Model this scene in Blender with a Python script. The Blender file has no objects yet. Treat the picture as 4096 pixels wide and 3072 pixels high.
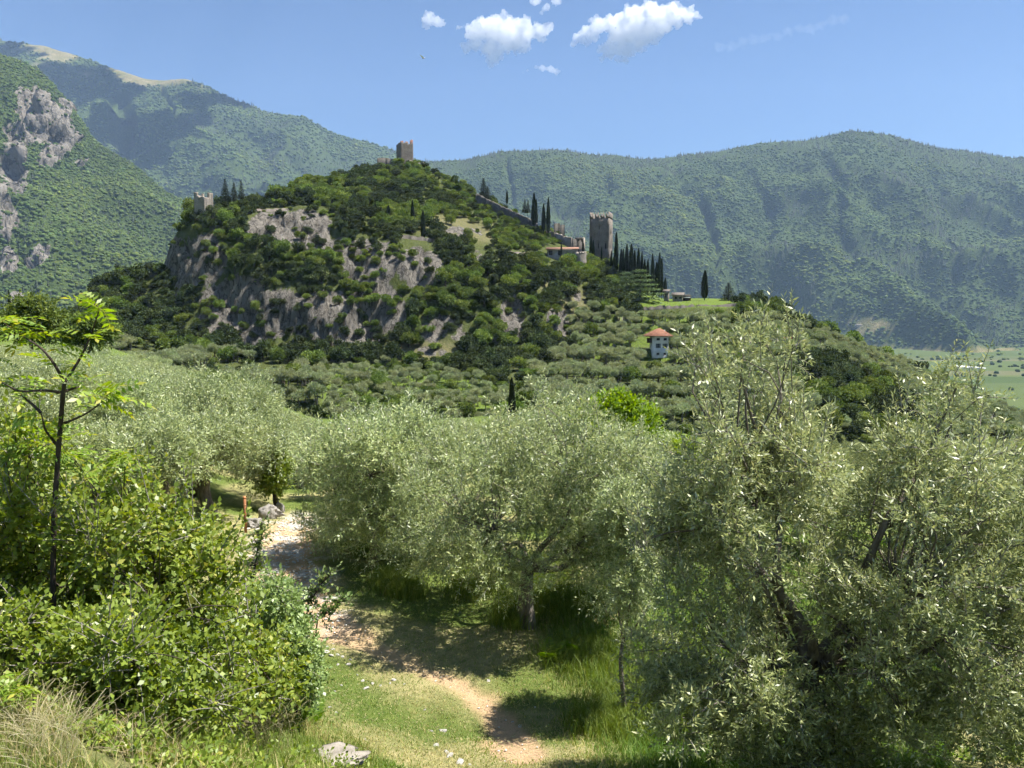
import bpy, math, random
import numpy as np
from mathutils import Vector
from mathutils.bvhtree import BVHTree

# ---------------------------------------------------------------- camera, sky, sun, exposure
scene = bpy.context.scene
C = scene.collection
F = 3072.0                       # focal length in pixels of the 4096 wide picture
PITCH = math.radians(5.3)
cam_data = bpy.data.cameras.new('camera')
cam_data.sensor_width = 36.0
cam_data.lens = 27.0
cam_data.clip_start = 0.1
cam_data.clip_end = 40000.0
cam = bpy.data.objects.new('camera', cam_data)
C.objects.link(cam)
cam.location = (0, 0, 0)
cam.rotation_euler = (math.radians(90) - PITCH, 0, 0)
scene.camera = cam

SUN_EL = math.radians(64.0)
SUN_AZ = math.radians(86.0)      # clockwise from the viewing direction (+Y)
SUN = np.array([math.sin(SUN_AZ) * math.cos(SUN_EL), math.cos(SUN_AZ) * math.cos(SUN_EL), math.sin(SUN_EL)])

world = bpy.data.worlds.new('World')
scene.world = world
world.use_nodes = True
wn = world.node_tree
wn.nodes.clear()
w_out = wn.nodes.new('ShaderNodeOutputWorld')
w_bg = wn.nodes.new('ShaderNodeBackground')
w_sky = wn.nodes.new('ShaderNodeTexSky')
w_sky.sky_type = 'NISHITA'
w_sky.sun_disc = False
w_sky.sun_elevation = SUN_EL
w_sky.sun_rotation = SUN_AZ
w_sky.altitude = 200
w_sky.air_density = 1.0
w_sky.dust_density = 0.2
w_sky.ozone_density = 8.0
w_bg.inputs['Strength'].default_value = 0.053
wn.links.new(w_sky.outputs[0], w_bg.inputs['Color'])
wn.links.new(w_bg.outputs[0], w_out.inputs['Surface'])

sun_data = bpy.data.lights.new('sun', 'SUN')
sun_data.energy = 5.0
sun_data.angle = math.radians(0.53)
sun_data.color = (1.0, 0.955, 0.88)
sun = bpy.data.objects.new('sun', sun_data)
C.objects.link(sun)
sun.rotation_euler = Vector(SUN).to_track_quat('Z', 'Y').to_euler()

scene.view_settings.view_transform = 'Standard'
scene.view_settings.look = 'None'
scene.view_settings.exposure = 1.35
scene.view_settings.gamma = 1.0
scene.render.engine = 'CYCLES'
cy = scene.cycles
cy.max_bounces = 48
cy.diffuse_bounces = 2
cy.glossy_bounces = 2
cy.transmission_bounces = 3
cy.transparent_max_bounces = 8
cy.volume_bounces = 48
cy.caustics_reflective = False
cy.caustics_refractive = False
cy.use_denoising = True
cy.use_adaptive_sampling = True
cy.adaptive_threshold = 0.035
cy.adaptive_min_samples = 20
cy.sample_clamp_indirect = 6.0

# ---------------------------------------------------------------- helpers
CP, SP = math.cos(PITCH), math.sin(PITCH)


def at(X, Y, D):
    """the world point seen at picture position X, Y (4096 x 3072) that lies D metres ahead"""
    X = np.asarray(X, float); Y = np.asarray(Y, float); D = np.asarray(D, float)
    a = (X - 2048.0) / F
    b = (1536.0 - Y) / F
    dy = CP + b * SP
    dz = -SP + b * CP
    s = D / dy
    return np.stack([a * s, D + 0 * a, dz * s], -1)


def ray(X, Y):
    a = (X - 2048.0) / F
    b = (1536.0 - Y) / F
    return Vector((a, CP + b * SP, -SP + b * CP)).normalized()


def project(p):
    p = np.asarray(p, float)
    f = p[..., 1] * CP - p[..., 2] * SP
    u = p[..., 1] * SP + p[..., 2] * CP
    return 2048 + F * p[..., 0] / f, 1536 - F * u / f


def _hash(ix, iy, iz, seed):
    h = (ix.astype(np.uint32) * np.uint32(374761393) + iy.astype(np.uint32) * np.uint32(668265263)
         + iz.astype(np.uint32) * np.uint32(2147483647) + np.uint32(seed * 974711 % 4294967291))
    h = (h ^ (h >> np.uint32(13))) * np.uint32(1274126177)
    h = (h ^ (h >> np.uint32(16))) * np.uint32(2246822519)
    h = h ^ (h >> np.uint32(15))
    return h.astype(np.float64) / 4294967295.0 * 2 - 1


def vnoise(p, seed=0):
    p = np.asarray(p, float)
    i = np.floor(p).astype(np.int64)
    f = p - i
    f = f * f * f * (f * (f * 6 - 15) + 10)
    out = 0
    for dx in (0, 1):
        wx = f[..., 0] if dx else 1 - f[..., 0]
        for dy in (0, 1):
            wy = f[..., 1] if dy else 1 - f[..., 1]
            for dz in (0, 1):
                wz = f[..., 2] if dz else 1 - f[..., 2]
                out = out + wx * wy * wz * _hash(i[..., 0] + dx, i[..., 1] + dy, i[..., 2] + dz, seed)
    return out


def fbm(p, octaves=4, seed=0, gain=0.5, lac=2.03):
    p = np.asarray(p, float)
    s, amp, tot = 0, 1.0, 0
    for o in range(octaves):
        s = s + amp * vnoise(p + 17.3 * o, seed + o)
        tot += amp
        p = p * lac
        amp *= gain
    return s / tot * 1.6


def smooth(a, b, x):
    t = np.clip((np.asarray(x, float) - a) / (b - a), 0, 1)
    return t * t * (3 - 2 * t)


def inside(poly, X, Y):
    X = np.asarray(X, float); Y = np.asarray(Y, float)
    r = np.zeros(np.broadcast(X, Y).shape, bool)
    n = len(poly)
    for i in range(n):
        x1, y1 = poly[i]; x2, y2 = poly[(i + 1) % n]
        if y1 == y2:
            continue
        c = ((y1 > Y) != (y2 > Y)) & (X < (x2 - x1) * (Y - y1) / (y2 - y1) + x1)
        r ^= c
    return r


def mesh(name, verts, faces, mats=(), attrs=None, smooth_shade=False, mat_index=None):
    """faces: (n,3)/(n,4) array or a list of such arrays / of index tuples"""
    me = bpy.data.meshes.new(name)
    verts = np.asarray(verts, np.float32).reshape(-1, 3)
    if isinstance(faces, np.ndarray):
        faces = [faces]
    elif len(faces) and not isinstance(faces[0], np.ndarray):
        groups = {}
        for f in faces:
            groups.setdefault(len(f), []).append(f)
        faces = [np.array(g) for g in groups.values()]
    faces = [f for f in faces if len(f)]
    loops = np.concatenate([f.reshape(-1) for f in faces]).astype(np.int32)
    sizes = np.concatenate([np.full(len(f), f.shape[1], np.int32) for f in faces])
    starts = np.concatenate([[0], np.cumsum(sizes)[:-1]]).astype(np.int32)
    me.vertices.add(len(verts))
    me.vertices.foreach_set('co', verts.reshape(-1))
    me.loops.add(len(loops))
    me.loops.foreach_set('vertex_index', loops)
    me.polygons.add(len(sizes))
    me.polygons.foreach_set('loop_start', starts)
    if smooth_shade:
        me.polygons.foreach_set('use_smooth', np.ones(len(sizes), bool))
    for m in mats:
        me.materials.append(m)
    if mat_index is not None:
        me.polygons.foreach_set('material_index', np.asarray(mat_index, np.int32))
    me.update(calc_edges=True)
    for k, v in (attrs or {}).items():
        v = np.asarray(v, np.float32)
        dom = 'POINT' if len(v) == len(verts) else 'FACE'
        if v.ndim == 2:
            a = me.attributes.new(k, 'FLOAT_COLOR', dom)
            a.data.foreach_set('color', v.reshape(-1))
        else:
            a = me.attributes.new(k, 'FLOAT', dom)
            a.data.foreach_set('value', v)
    return me


def obj(name, me, parent=None, loc=(0, 0, 0), rot=(0, 0, 0), scale=(1, 1, 1)):
    o = bpy.data.objects.new(name, me)
    C.objects.link(o)
    o.parent = parent
    o.location = loc
    o.rotation_euler = rot
    o.scale = scale
    return o


def tag(o, label=None, cat=None, group=None, kind=None):
    if label:
        o['label'] = label
    if cat:
        o['category'] = cat
    if group:
        o['group'] = group
    if kind:
        o['kind'] = kind
    return o


def thing(name, label, cat, loc=(0, 0, 0), rotz=0.0, group=None):
    o = bpy.data.objects.new(name, None)
    C.objects.link(o)
    o.empty_display_size = 0.2
    o.location = loc
    o.rotation_euler = (0, 0, rotz)
    return tag(o, label, cat, group)


# ---------------------------------------------------------------- materials
class NT:
    def __init__(self, name):
        self.m = bpy.data.materials.new(name)
        self.m.use_nodes = True
        self.t = self.m.node_tree
        self.t.nodes.clear()
        self.out = self.n('ShaderNodeOutputMaterial')

    def n(self, kind, **kw):
        x = self.t.nodes.new(kind)
        for k, v in kw.items():
            setattr(x, k, v)
        return x

    def l(self, a, b):
        self.t.links.new(a, b)

    def set(self, sock, v):
        if hasattr(v, 'links'):
            self.l(v, sock)
        else:
            sock.default_value = v

    def attr(self, name):
        return self.n('ShaderNodeAttribute', attribute_name=name).outputs['Fac']

    def pos(self, scale=(1, 1, 1), kind='Position'):
        if kind == 'Position':
            s = self.n('ShaderNodeNewGeometry').outputs['Position']
        else:
            s = self.n('ShaderNodeTexCoord').outputs[kind]
        v = self.n('ShaderNodeVectorMath', operation='MULTIPLY')
        self.l(s, v.inputs[0]); v.inputs[1].default_value = scale
        return v.outputs[0]

    def noise(self, vec, scale=1.0, detail=4.0, rough=0.6):
        x = self.n('ShaderNodeTexNoise')
        self.l(vec, x.inputs['Vector'])
        x.inputs['Scale'].default_value = scale
        x.inputs['Detail'].default_value = detail
        x.inputs['Roughness'].default_value = rough
        return x.outputs['Fac']

    def ramp(self, fac, stops):
        x = self.n('ShaderNodeValToRGB')
        e = x.color_ramp.elements
        while len(e) > 1:
            e.remove(e[-1])
        e[0].position = stops[0][0]; e[0].color = (*stops[0][1], 1)
        for p, c in stops[1:]:
            k = e.new(p); k.color = (*c, 1)
        self.l(fac, x.inputs[0])
        return x.outputs[0]

    def math(self, op, a, b=0.0, c=None, clamp=False):
        x = self.n('ShaderNodeMath', operation=op, use_clamp=clamp)
        self.set(x.inputs[0], a); self.set(x.inputs[1], b)
        if c is not None:
            self.set(x.inputs[2], c)
        return x.outputs[0]

    def mix(self, fac, a, b, blend='MIX'):
        x = self.n('ShaderNodeMix', data_type='RGBA', blend_type=blend)
        self.set(x.inputs[0], fac)
        for s, v in ((x.inputs[6], a), (x.inputs[7], b)):
            if isinstance(v, tuple):
                s.default_value = (*v, 1) if len(v) == 3 else v
            else:
                self.l(v, s)
        return x.outputs[2]

    def hsv(self, col, h=0.5, s=1.0, v=1.0):
        x = self.n('ShaderNodeHueSaturation')
        self.set(x.inputs['Hue'], h); self.set(x.inputs['Saturation'], s); self.set(x.inputs['Value'], v)
        self.l(col, x.inputs['Color'])
        return x.outputs[0]

    def bsdf(self, col, rough=0.9, spec=0.2, bump=None, dist=0.1, strength=1.0):
        p = self.n('ShaderNodeBsdfPrincipled')
        if isinstance(col, tuple):
            p.inputs['Base Color'].default_value = (*col, 1)
        else:
            self.l(col, p.inputs['Base Color'])
        self.set(p.inputs['Roughness'], rough)
        p.inputs['Specular IOR Level'].default_value = spec
        if bump is not None:
            b = self.n('ShaderNodeBump')
            b.inputs['Distance'].default_value = dist
            b.inputs['Strength'].default_value = strength
            self.l(bump, b.inputs['Height'])
            self.l(b.outputs[0], p.inputs['Normal'])
        return p.outputs[0]

    def done(self, shader):
        self.l(shader, self.out.inputs['Surface'])
        return self.m


def leaf_material(name, stops, trans=0.35, rough=0.55, spec=0.3, under=None, hue_var=0.02, val_var=0.3, patch=0.0, trans_col=None):
    t = NT(name)
    col = t.ramp(t.attr('tint'), stops)
    rnd = t.n('ShaderNodeObjectInfo').outputs['Random']
    val = t.math('MULTIPLY_ADD', rnd, val_var * 2, 1 - val_var)
    if patch:
        nz = t.noise(t.pos((patch,) * 3), 1.0, 2.0)
        nz2 = t.noise(t.pos((patch * 4,) * 3), 1.0, 3.0)
        val = t.math('MULTIPLY', val, t.math('MULTIPLY_ADD', t.math('ADD', nz, nz2), 1.1, -0.05))
        col = t.mix(t.math('MULTIPLY', t.math('SUBTRACT', nz, 0.5, clamp=True), 4.0, clamp=True), col, t.mix(1.0, col, (1.35, 1.12, 0.75), 'MULTIPLY'))
    hue = t.math('MULTIPLY_ADD', t.math('FRACT', t.math('MULTIPLY', rnd, 7.31)), hue_var * 2, 0.5 - hue_var)
    col = t.hsv(col, hue, 1.0, val)
    face = col
    if under is not None:
        back = t.n('ShaderNodeNewGeometry').outputs['Backfacing']
        face = t.mix(back, col, under)
    p = t.bsdf(face, rough, spec)
    tr = t.n('ShaderNodeBsdfTranslucent')
    t.l(t.hsv(col, 0.485, 1.15, 1.35), tr.inputs['Color'])
    mx = t.n('ShaderNodeMixShader')
    mx.inputs[0].default_value = trans
    t.l(p, mx.inputs[1]); t.l(tr.outputs[0], mx.inputs[2])
    return t.done(mx.outputs[0])


# base colours of real leaves, bark, stone
M_OLIVE = leaf_material('olive_leaf', [(0.0, (0.125, 0.165, 0.06)), (0.5, (0.25, 0.305, 0.118)), (0.85, (0.36, 0.41, 0.17)), (1.0, (0.47, 0.49, 0.215))],
                        trans=0.27, rough=0.42, spec=0.5, under=(0.42, 0.45, 0.30), val_var=0.12, hue_var=0.01)
M_OLIVE_FAR = leaf_material('olive_far_leaf', [(0.0, (0.16, 0.20, 0.09)), (0.6, (0.27, 0.32, 0.15)), (1.0, (0.38, 0.42, 0.21))],
                            trans=0.25, rough=0.75, spec=0.15, under=(0.23, 0.25, 0.16), val_var=0.2)
M_OAK = leaf_material('dark_evergreen_leaf', [(0.0, (0.026, 0.042, 0.016)), (0.6, (0.052, 0.074, 0.027)), (1.0, (0.10, 0.125, 0.046))],
                      trans=0.2, rough=0.75, spec=0.12, val_var=0.3, hue_var=0.012)
M_DECID = leaf_material('deciduous_leaf', [(0.0, (0.058, 0.095, 0.022)), (0.6, (0.115, 0.165, 0.04)), (1.0, (0.215, 0.27, 0.075))],
                        trans=0.35, rough=0.75, spec=0.12, val_var=0.3, hue_var=0.013)
M_BUSH = leaf_material('shrub_leaf', [(0.0, (0.10, 0.15, 0.022)), (0.45, (0.18, 0.25, 0.035)), (0.85, (0.27, 0.34, 0.055)), (0.96, (0.36, 0.40, 0.08)), (1.0, (0.40, 0.40, 0.09))],
                       trans=0.38, rough=0.4, spec=0.45, val_var=0.1, hue_var=0.01)
M_BUSH_BLUE = leaf_material('bluish_shrub_leaf', [(0.0, (0.11, 0.165, 0.05)), (0.6, (0.20, 0.27, 0.085)), (1.0, (0.30, 0.37, 0.13))],
                            trans=0.3, rough=0.4, spec=0.45, val_var=0.1, hue_var=0.01)
M_BRIGHT = leaf_material('yellow_green_leaf', [(0.0, (0.12, 0.19, 0.02)), (0.6, (0.20, 0.30, 0.03)), (1.0, (0.32, 0.40, 0.05))],
                         trans=0.45, rough=0.45, val_var=0.1, hue_var=0.012)
M_SAPLING = leaf_material('pinnate_leaf', [(0.0, (0.15, 0.24, 0.03)), (0.7, (0.25, 0.36, 0.05)), (0.93, (0.35, 0.42, 0.07)), (1.0, (0.45, 0.27, 0.06))],
                          trans=0.45, rough=0.4, spec=0.4, val_var=0.12, hue_var=0.012)
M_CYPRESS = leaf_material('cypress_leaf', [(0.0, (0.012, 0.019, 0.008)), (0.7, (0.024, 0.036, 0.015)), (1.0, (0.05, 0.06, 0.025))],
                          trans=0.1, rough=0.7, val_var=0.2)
M_CONIFER = leaf_material('conifer_needle', [(0.0, (0.018, 0.03, 0.014)), (0.7, (0.035, 0.05, 0.02)), (1.0, (0.07, 0.085, 0.035))],
                          trans=0.1, rough=0.7, val_var=0.25)
M_CEDAR = leaf_material('cedar_needle', [(0.0, (0.05, 0.075, 0.03)), (0.7, (0.11, 0.15, 0.055)), (1.0, (0.20, 0.24, 0.08))], trans=0.15, rough=0.7)
M_FOREST = leaf_material('far_forest_leaf', [(0.0, (0.036, 0.060, 0.018)), (0.6, (0.066, 0.10, 0.03)), (1.0, (0.115, 0.15, 0.045))],
                         trans=0.15, rough=0.9, spec=0.05, val_var=0.22, hue_var=0.015, patch=0.0022)
M_GRASS = leaf_material('grass_blade', [(0.0, (0.085, 0.155, 0.024)), (0.5, (0.155, 0.24, 0.044)), (0.8, (0.27, 0.31, 0.085)), (1.0, (0.50, 0.43, 0.20))],
                        trans=0.35, rough=0.6, val_var=0.0)
M_DRY = leaf_material('dry_grass_blade', [(0.0, (0.22, 0.20, 0.09)), (0.6, (0.42, 0.36, 0.19)), (1.0, (0.62, 0.56, 0.40))],
                      trans=0.35, rough=0.6, val_var=0.0)
M_FERN = leaf_material('fern_leaf', [(0.0, (0.08, 0.16, 0.02)), (0.6, (0.14, 0.24, 0.03)), (1.0, (0.25, 0.33, 0.05))], trans=0.45, rough=0.5, val_var=0.1)


def bark_material(name, dark, light, sc=9.0):
    t = NT(name)
    p = t.pos((sc, sc, sc * 0.25), 'Object')
    nz = t.noise(p, 1.0, 6.0, 0.7)
    col = t.ramp(nz, [(0.3, dark), (0.7, light)])
    return t.done(t.bsdf(col, 0.95, 0.1, nz, 0.03))


M_BARK_OLIVE = bark_material('olive_bark', (0.06, 0.05, 0.04), (0.25, 0.22, 0.185))
M_BARK = bark_material('dark_bark', (0.03, 0.022, 0.018), (0.10, 0.08, 0.065))
M_TWIG = bark_material('pale_twig_bark', (0.16, 0.14, 0.12), (0.38, 0.35, 0.31), 20.0)


def plain(name, col, rough=0.8, spec=0.2, var=0.25, sc=3.0, bump=0.0):
    t = NT(name)
    nz = t.noise(t.pos((sc,) * 3, 'Object'), 1.0, 5.0, 0.65)
    d = tuple(c * (1 - var) for c in col); b = tuple(min(1, c * (1 + var)) for c in col)
    c = t.ramp(nz, [(0.3, d), (0.7, b)])
    return t.done(t.bsdf(c, rough, spec, nz if bump else None, bump or 0.1))
# ---------------------------------------------------------------- terrain sheets
def resample(profile, n):
    """profile rows (k,3) -> n rows evenly spaced along its length"""
    p = np.asarray(profile, float)
    d = np.concatenate([[0], np.cumsum(np.linalg.norm(np.diff(p, axis=0), axis=1))])
    t = np.linspace(0, d[-1], n)
    return np.stack([np.interp(t, d, p[:, k]) for k in range(3)], -1)


def blur(a, axis, times=1):
    for _ in range(times):
        p = np.concatenate([a.take([0], axis), a, a.take([-1], axis)], axis)
        n = a.shape[axis]
        a = 0.25 * p.take(range(0, n), axis) + 0.5 * p.take(range(1, n + 1), axis) + 0.25 * p.take(range(2, n + 2), axis)
    return a


def sheet(cols, ncol, nrow, x0, x1, back=(60.0, -25.0, 260.0, -140.0), soft=2):
    """cols: {X: [(Y, D), ...] from the foot up to the skyline}; returns grid (ncol, nrow, 3)"""
    keys = sorted(cols)
    rows = []
    for X in keys:
        pr = [at(X, y, d) for y, d in cols[X]]
        last = pr[-1]
        out = last / np.linalg.norm(last[:2]); out[2] = 0
        pr = [pr[0] - out * 0.06 * cols[X][0][1] - np.array([0, 0, 0.06 * cols[X][0][1]])] + pr
        pr += [last + out * back[0] + np.array([0, 0, back[1]]), last + out * back[2] + np.array([0, 0, back[3]])]
        rows.append(resample(pr, nrow))
    rows = np.array(rows)
    xs = np.linspace(x0, x1, ncol)
    g = np.empty((ncol, nrow, 3))
    for k in range(3):
        for j in range(nrow):
            g[:, j, k] = np.interp(xs, keys, rows[:, j, k])
    g = blur(blur(g, 0, soft * 3), 1, soft)
    return g


def grid_faces(nc, nr):
    i = np.arange(nc - 1)[:, None] * nr + np.arange(nr - 1)[None, :]
    return np.stack([i, i + nr, i + nr + 1, i + 1], -1).reshape(-1, 4)


def grid_normals(g):
    a = np.gradient(g, axis=0); b = np.gradient(g, axis=1)
    n = np.cross(a, b)
    n /= np.linalg.norm(n, axis=-1, keepdims=True) + 1e-9
    s = np.sign(n[..., 2:3] - n[..., 1:2])       # outwards: up or towards the camera
    s[s == 0] = 1
    return n * s


# ---- near ground: the terrace with the trodden path, the bank under the camera and the grove sloping away
def ground_z(x, y):
    x = np.asarray(x, float); y = np.asarray(y, float)
    base = np.interp(y, [0, 24, 34, 60, 100, 165, 230], [-6.75, -6.75, -8.0, -12.5, -17.5, -22.0, -34.0])
    ye = y - np.maximum(0, -x - 1.0) * 0.8
    bank = np.interp(ye, [-60, 0, 3, 6, 9, 11.5, 16], [-1.2, -1.6, -2.6, -4.2, -5.8, -6.6, -6.75])
    z = np.where(y < 24, np.maximum(base, bank), base)
    z = z + smooth(12, 40, y) * 0.32 * np.maximum(0, -x - (0.24 * y + 2.5))
    z = z - smooth(6, 20, y) * 0.22 * np.maximum(0, x - (7 + 0.06 * y))
    p = np.stack([x, y, 0 * x], -1)
    z = z + 0.10 * fbm(p * 0.45, 3, 5) + 0.035 * fbm(p * 2.1, 3, 6) + smooth(30, 80, y) * 0.8 * fbm(p * 0.05, 3, 7)
    return z


PATH_PX = [(2110, 3130), (2060, 3020), (1985, 2880), (1880, 2780), (1760, 2715), (1600, 2650), (1440, 2590), (1310, 2510), (1230, 2420),
           (1160, 2320), (1130, 2230), (1140, 2150), (1190, 2080), (1260, 2030)]


def plane_hit(X, Y, z=-6.72):
    d = ray(X, Y)
    return np.array([d.x * z / d.z, d.y * z / d.z])


PATH = np.array([plane_hit(*p) for p in PATH_PX])


def path_dist(x, y):
    best = np.full(np.broadcast(x, y).shape, 1e9); along = np.zeros_like(best)
    for i in range(len(PATH) - 1):
        a, b = PATH[i], PATH[i + 1]
        d = b - a; L = d @ d
        t = np.clip(((x - a[0]) * d[0] + (y - a[1]) * d[1]) / L, 0, 1)
        r = np.hypot(x - a[0] - t * d[0], y - a[1] - t * d[1])
        m = r < best
        best = np.where(m, r, best); along = np.where(m, i + t, along)
    return best, along


gx = np.arange(-3400, 7601, 22.0)
gd = np.concatenate([np.arange(0.6, 9, 0.28), np.arange(9, 26, 0.13), np.geomspace(26, 235, 62)])
gxx, gdd = np.meshgrid(gx, gd, indexing='ij')
wx = (gxx - 2048) / F * gdd
wy = gdd.copy()
wz = ground_z(wx, wy)
pd, pa = path_dist(wx, wy)
pn = fbm(np.stack([wx, wy, 0 * wx], -1) * 1.3, 3, 11)
half = np.interp(pa, [0, 2, 5, 7, 9, 13], [0.46, 0.46, 0.34, 0.55, 0.9, 0.9])
path_m = (1 - smooth(0.55, 1.25, (pd + 0.22 * pn) / half)) * (1 - 0.35 * smooth(3.5, 5, pa) * (1 - smooth(5.5, 7, pa)))
wz = wz - 0.05 * path_m
stony = smooth(6.0, 8.5, pa) * (1 - smooth(0.9, 1.7, (pd + 0.3 * pn) / half)) * smooth(-0.35, 0.35, fbm(np.stack([wx, wy, 0 * wx], -1) * 2.6, 3, 12))
dry = smooth(-0.2, 0.5, fbm(np.stack([wx, wy, 0 * wx], -1) * 0.6, 3, 13) + 0.9 * np.exp(-(pd / 1.3) ** 2) - 0.35 * smooth(0.5, 2.5, wx - 0.06 * wy))
lush = smooth(40, 90, wy)
dist_edge = smooth(60, 30, wy)
G_ground = np.stack([wx, wy, wz], -1)

t = NT('meadow_ground')
p = t.pos()
n1 = t.math('MULTIPLY_ADD', t.math('SUBTRACT', t.noise(p, 6.0, 8.0, 0.8), 0.5), 2.2, 0.5, clamp=True); n2 = t.noise(p, 38.0, 4.0, 0.7); n3 = t.noise(p, 0.9, 4.0)
grass = t.mix(n1, (0.06, 0.10, 0.02), (0.17, 0.21, 0.05))
drygrass = t.mix(n2, (0.26, 0.23, 0.10), (0.50, 0.43, 0.22))
c = t.mix(t.math('MULTIPLY', t.attr('dry'), t.math('MULTIPLY_ADD', n1, 1.2, 0.1), clamp=True), grass, drygrass)
earth = t.mix(n2, (0.38, 0.245, 0.135), (0.64, 0.45, 0.275))
c = t.mix(t.math('MULTIPLY', t.attr('path'), t.math('MULTIPLY_ADD', n1, 1.1, 0.45), clamp=True), c, earth)
stone = t.mix(n2, (0.30, 0.285, 0.26), (0.75, 0.72, 0.66))
c = t.mix(t.math('MULTIPLY', t.attr('stony'), t.math('GREATER_THAN', t.noise(p, 9.0, 3.0), 0.44), clamp=True), c, stone)
meadow = t.mix(t.noise(p, 0.25, 5.0), (0.055, 0.09, 0.018), (0.14, 0.18, 0.04))
c = t.mix(t.attr('lush'), c, meadow)
hb = t.math('ADD', t.math('MULTIPLY', n1, 0.5), n2)
M_GROUND = t.done(t.bsdf(c, 0.95, 0.1, hb, 0.04))

ground = obj('ground', mesh('ground', G_ground, grid_faces(*G_ground.shape[:2]), [M_GROUND],
             {'path': path_m.ravel(), 'stony': stony.ravel(), 'dry': dry.ravel(), 'lush': lush.ravel()}, True))
tag(ground, 'grassy terrace and grove slope with a trodden earth path', None, kind='structure')

# ---- the castle hill
HILL = {
    -300: [(1560, 160), (1480, 190), (1420, 230), (1400, 260)],
    150: [(1500, 160), (1420, 190), (1350, 230), (1320, 260)],
    330: [(1480, 165), (1380, 215), (1290, 262), (1245, 290), (1235, 305)],
    430: [(1510, 165), (1400, 215), (1300, 255), (1180, 275), (1110, 288), (1095, 300)],
    560: [(1540, 165), (1430, 215), (1330, 250), (1190, 272), (1100, 282), (1085, 300)],
    655: [(1560, 165), (1440, 215), (1350, 248), (1230, 264), (1100, 276), (1090, 296)],
    685: [(1560, 165), (1440, 215), (1350, 248), (1200, 262), (1040, 270), (975, 274), (955, 290)],
    780: [(1575, 165), (1450, 215), (1370, 247), (1200, 259), (1000, 268), (900, 275), (850, 284), (838, 300)],
    900: [(1590, 165), (1460, 215), (1390, 245), (1200, 257), (1000, 266), (900, 275), (842, 292), (828, 315)],
    1000: [(1600, 165), (1470, 215), (1400, 243), (1200, 255), (1000, 264), (905, 274), (835, 296), (820, 322)],
    1200: [(1610, 165), (1480, 215), (1410, 240), (1220, 252), (1000, 264), (870, 280), (800, 320), (745, 372), (735, 385)],
    1400: [(1620, 165), (1490, 215), (1420, 238), (1220, 250), (1020, 262), (900, 280), (800, 325), (705, 398), (692, 412)],
    1600: [(1625, 165), (1495, 213), (1420, 236), (1250, 248), (1060, 260), (950, 275), (840, 325), (700, 405), (662, 428), (656, 440)],
    1700: [(1630, 165), (1498, 211), (1425, 234), (1280, 246), (1080, 260), (965, 275), (850, 330), (710, 408), (676, 428), (670, 440)],
    1800: [(1640, 165), (1500, 210), (1430, 233), (1300, 245), (1100, 259), (985, 274), (870, 330), (745, 405), (712, 424)],
    2000: [(1645, 165), (1505, 207), (1440, 230), (1330, 242), (1150, 257), (1045, 270), (950, 310), (845, 375), (815, 400)],
    2150: [(1655, 165), (1510, 205), (1440, 229), (1340, 243), (1170, 260), (1065, 280), (1000, 310), (930, 345), (905, 372)],
    2300: [(1660, 165), (1510, 205), (1430, 230), (1340, 247), (1200, 268), (1085, 292), (1030, 318), (985, 345), (970, 365)],
    2400: [(1660, 165), (1505, 205), (1400, 234), (1300, 255), (1190, 276), (1090, 300), (1042, 322), (1030, 345)],
    2520: [(1660, 165), (1505, 205), (1400, 233), (1300, 258), (1240, 276), (1180, 292), (1120, 312), (1090, 335)],
    2640: [(1660, 165), (1505, 205), (1400, 232), (1300, 258), (1262, 272), (1222, 276), (1206, 300), (1196, 330)],
    2800: [(1665, 165), (1505, 205), (1400, 232), (1310, 257), (1268, 270), (1216, 274), (1200, 300), (1192, 335)],
    2980: [(1680, 165), (1520, 205), (1400, 238), (1320, 260), (1272, 272), (1216, 277), (1202, 300), (1196, 330)],
    3080: [(1690, 165), (1530, 205), (1410, 240), (1330, 262), (1270, 280), (1245, 300), (1240, 320)],
    3220: [(1710, 165), (1550, 205), (1440, 240), (1370, 262), (1310, 285), (1290, 305)],
    3400: [(1770, 165), (1610, 205), (1510, 237), (1440, 262), (1390, 285), (1370, 305)],
    3600: [(1850, 155), (1700, 195), (1610, 228), (1540, 256), (1485, 282), (1465, 302)],
    3800: [(1930, 145), (1800, 182), (1710, 215), (1640, 250), (1575, 280), (1555, 300)],
    4096: [(2060, 130), (1920, 168), (1840, 200), (1770, 235), (1710, 270), (1690, 292)],
    4700: [(2350, 120), (2200, 150), (2080, 190), (2000, 230), (1950, 270), (1930, 290)],
}
NHC, NHR = 560, 190
gh = sheet(HILL, NHC, NHR, -300, 4700, back=(40.0, -12.0, 170.0, -95.0), soft=2)
hX, hY = project(gh)
nh = grid_normals(gh)
steep = 1 - np.abs(nh[..., 2])
ROCKS = [(1160, 905, 200, 85, 1.15), (1290, 960, 130, 70, 0.8), (790, 1040, 130, 120, 1.2), (700, 1060, 50, 130, 1.2), (900, 1190, 130, 80, 1.0), (1480, 1060, 130, 130, 1.15), (1100, 1260, 230, 110, 1.2),
         (1330, 1290, 190, 130, 1.2), (1000, 1180, 160, 80, 0.7), (1560, 1240, 90, 110, 0.8), (1680, 1080, 110, 110, 0.9), (1020, 1385, 70, 50, 1.0),
         (1430, 1350, 140, 70, 0.9), (2050, 1270, 60, 110, 1.1), (2230, 1300, 60, 80, 1.0), (1850, 930, 100, 50, 0.7), (1790, 1330, 140, 80, 0.7), (1930, 1010, 60, 60, 0.5),
         (1700, 1420, 170, 40, 0.5), (1150, 1350, 90, 70, 0.6), (860, 1250, 80, 120, 0.5), (620, 1180, 60, 90, 0.4), (2330, 1190, 50, 60, 0.5)]


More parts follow.
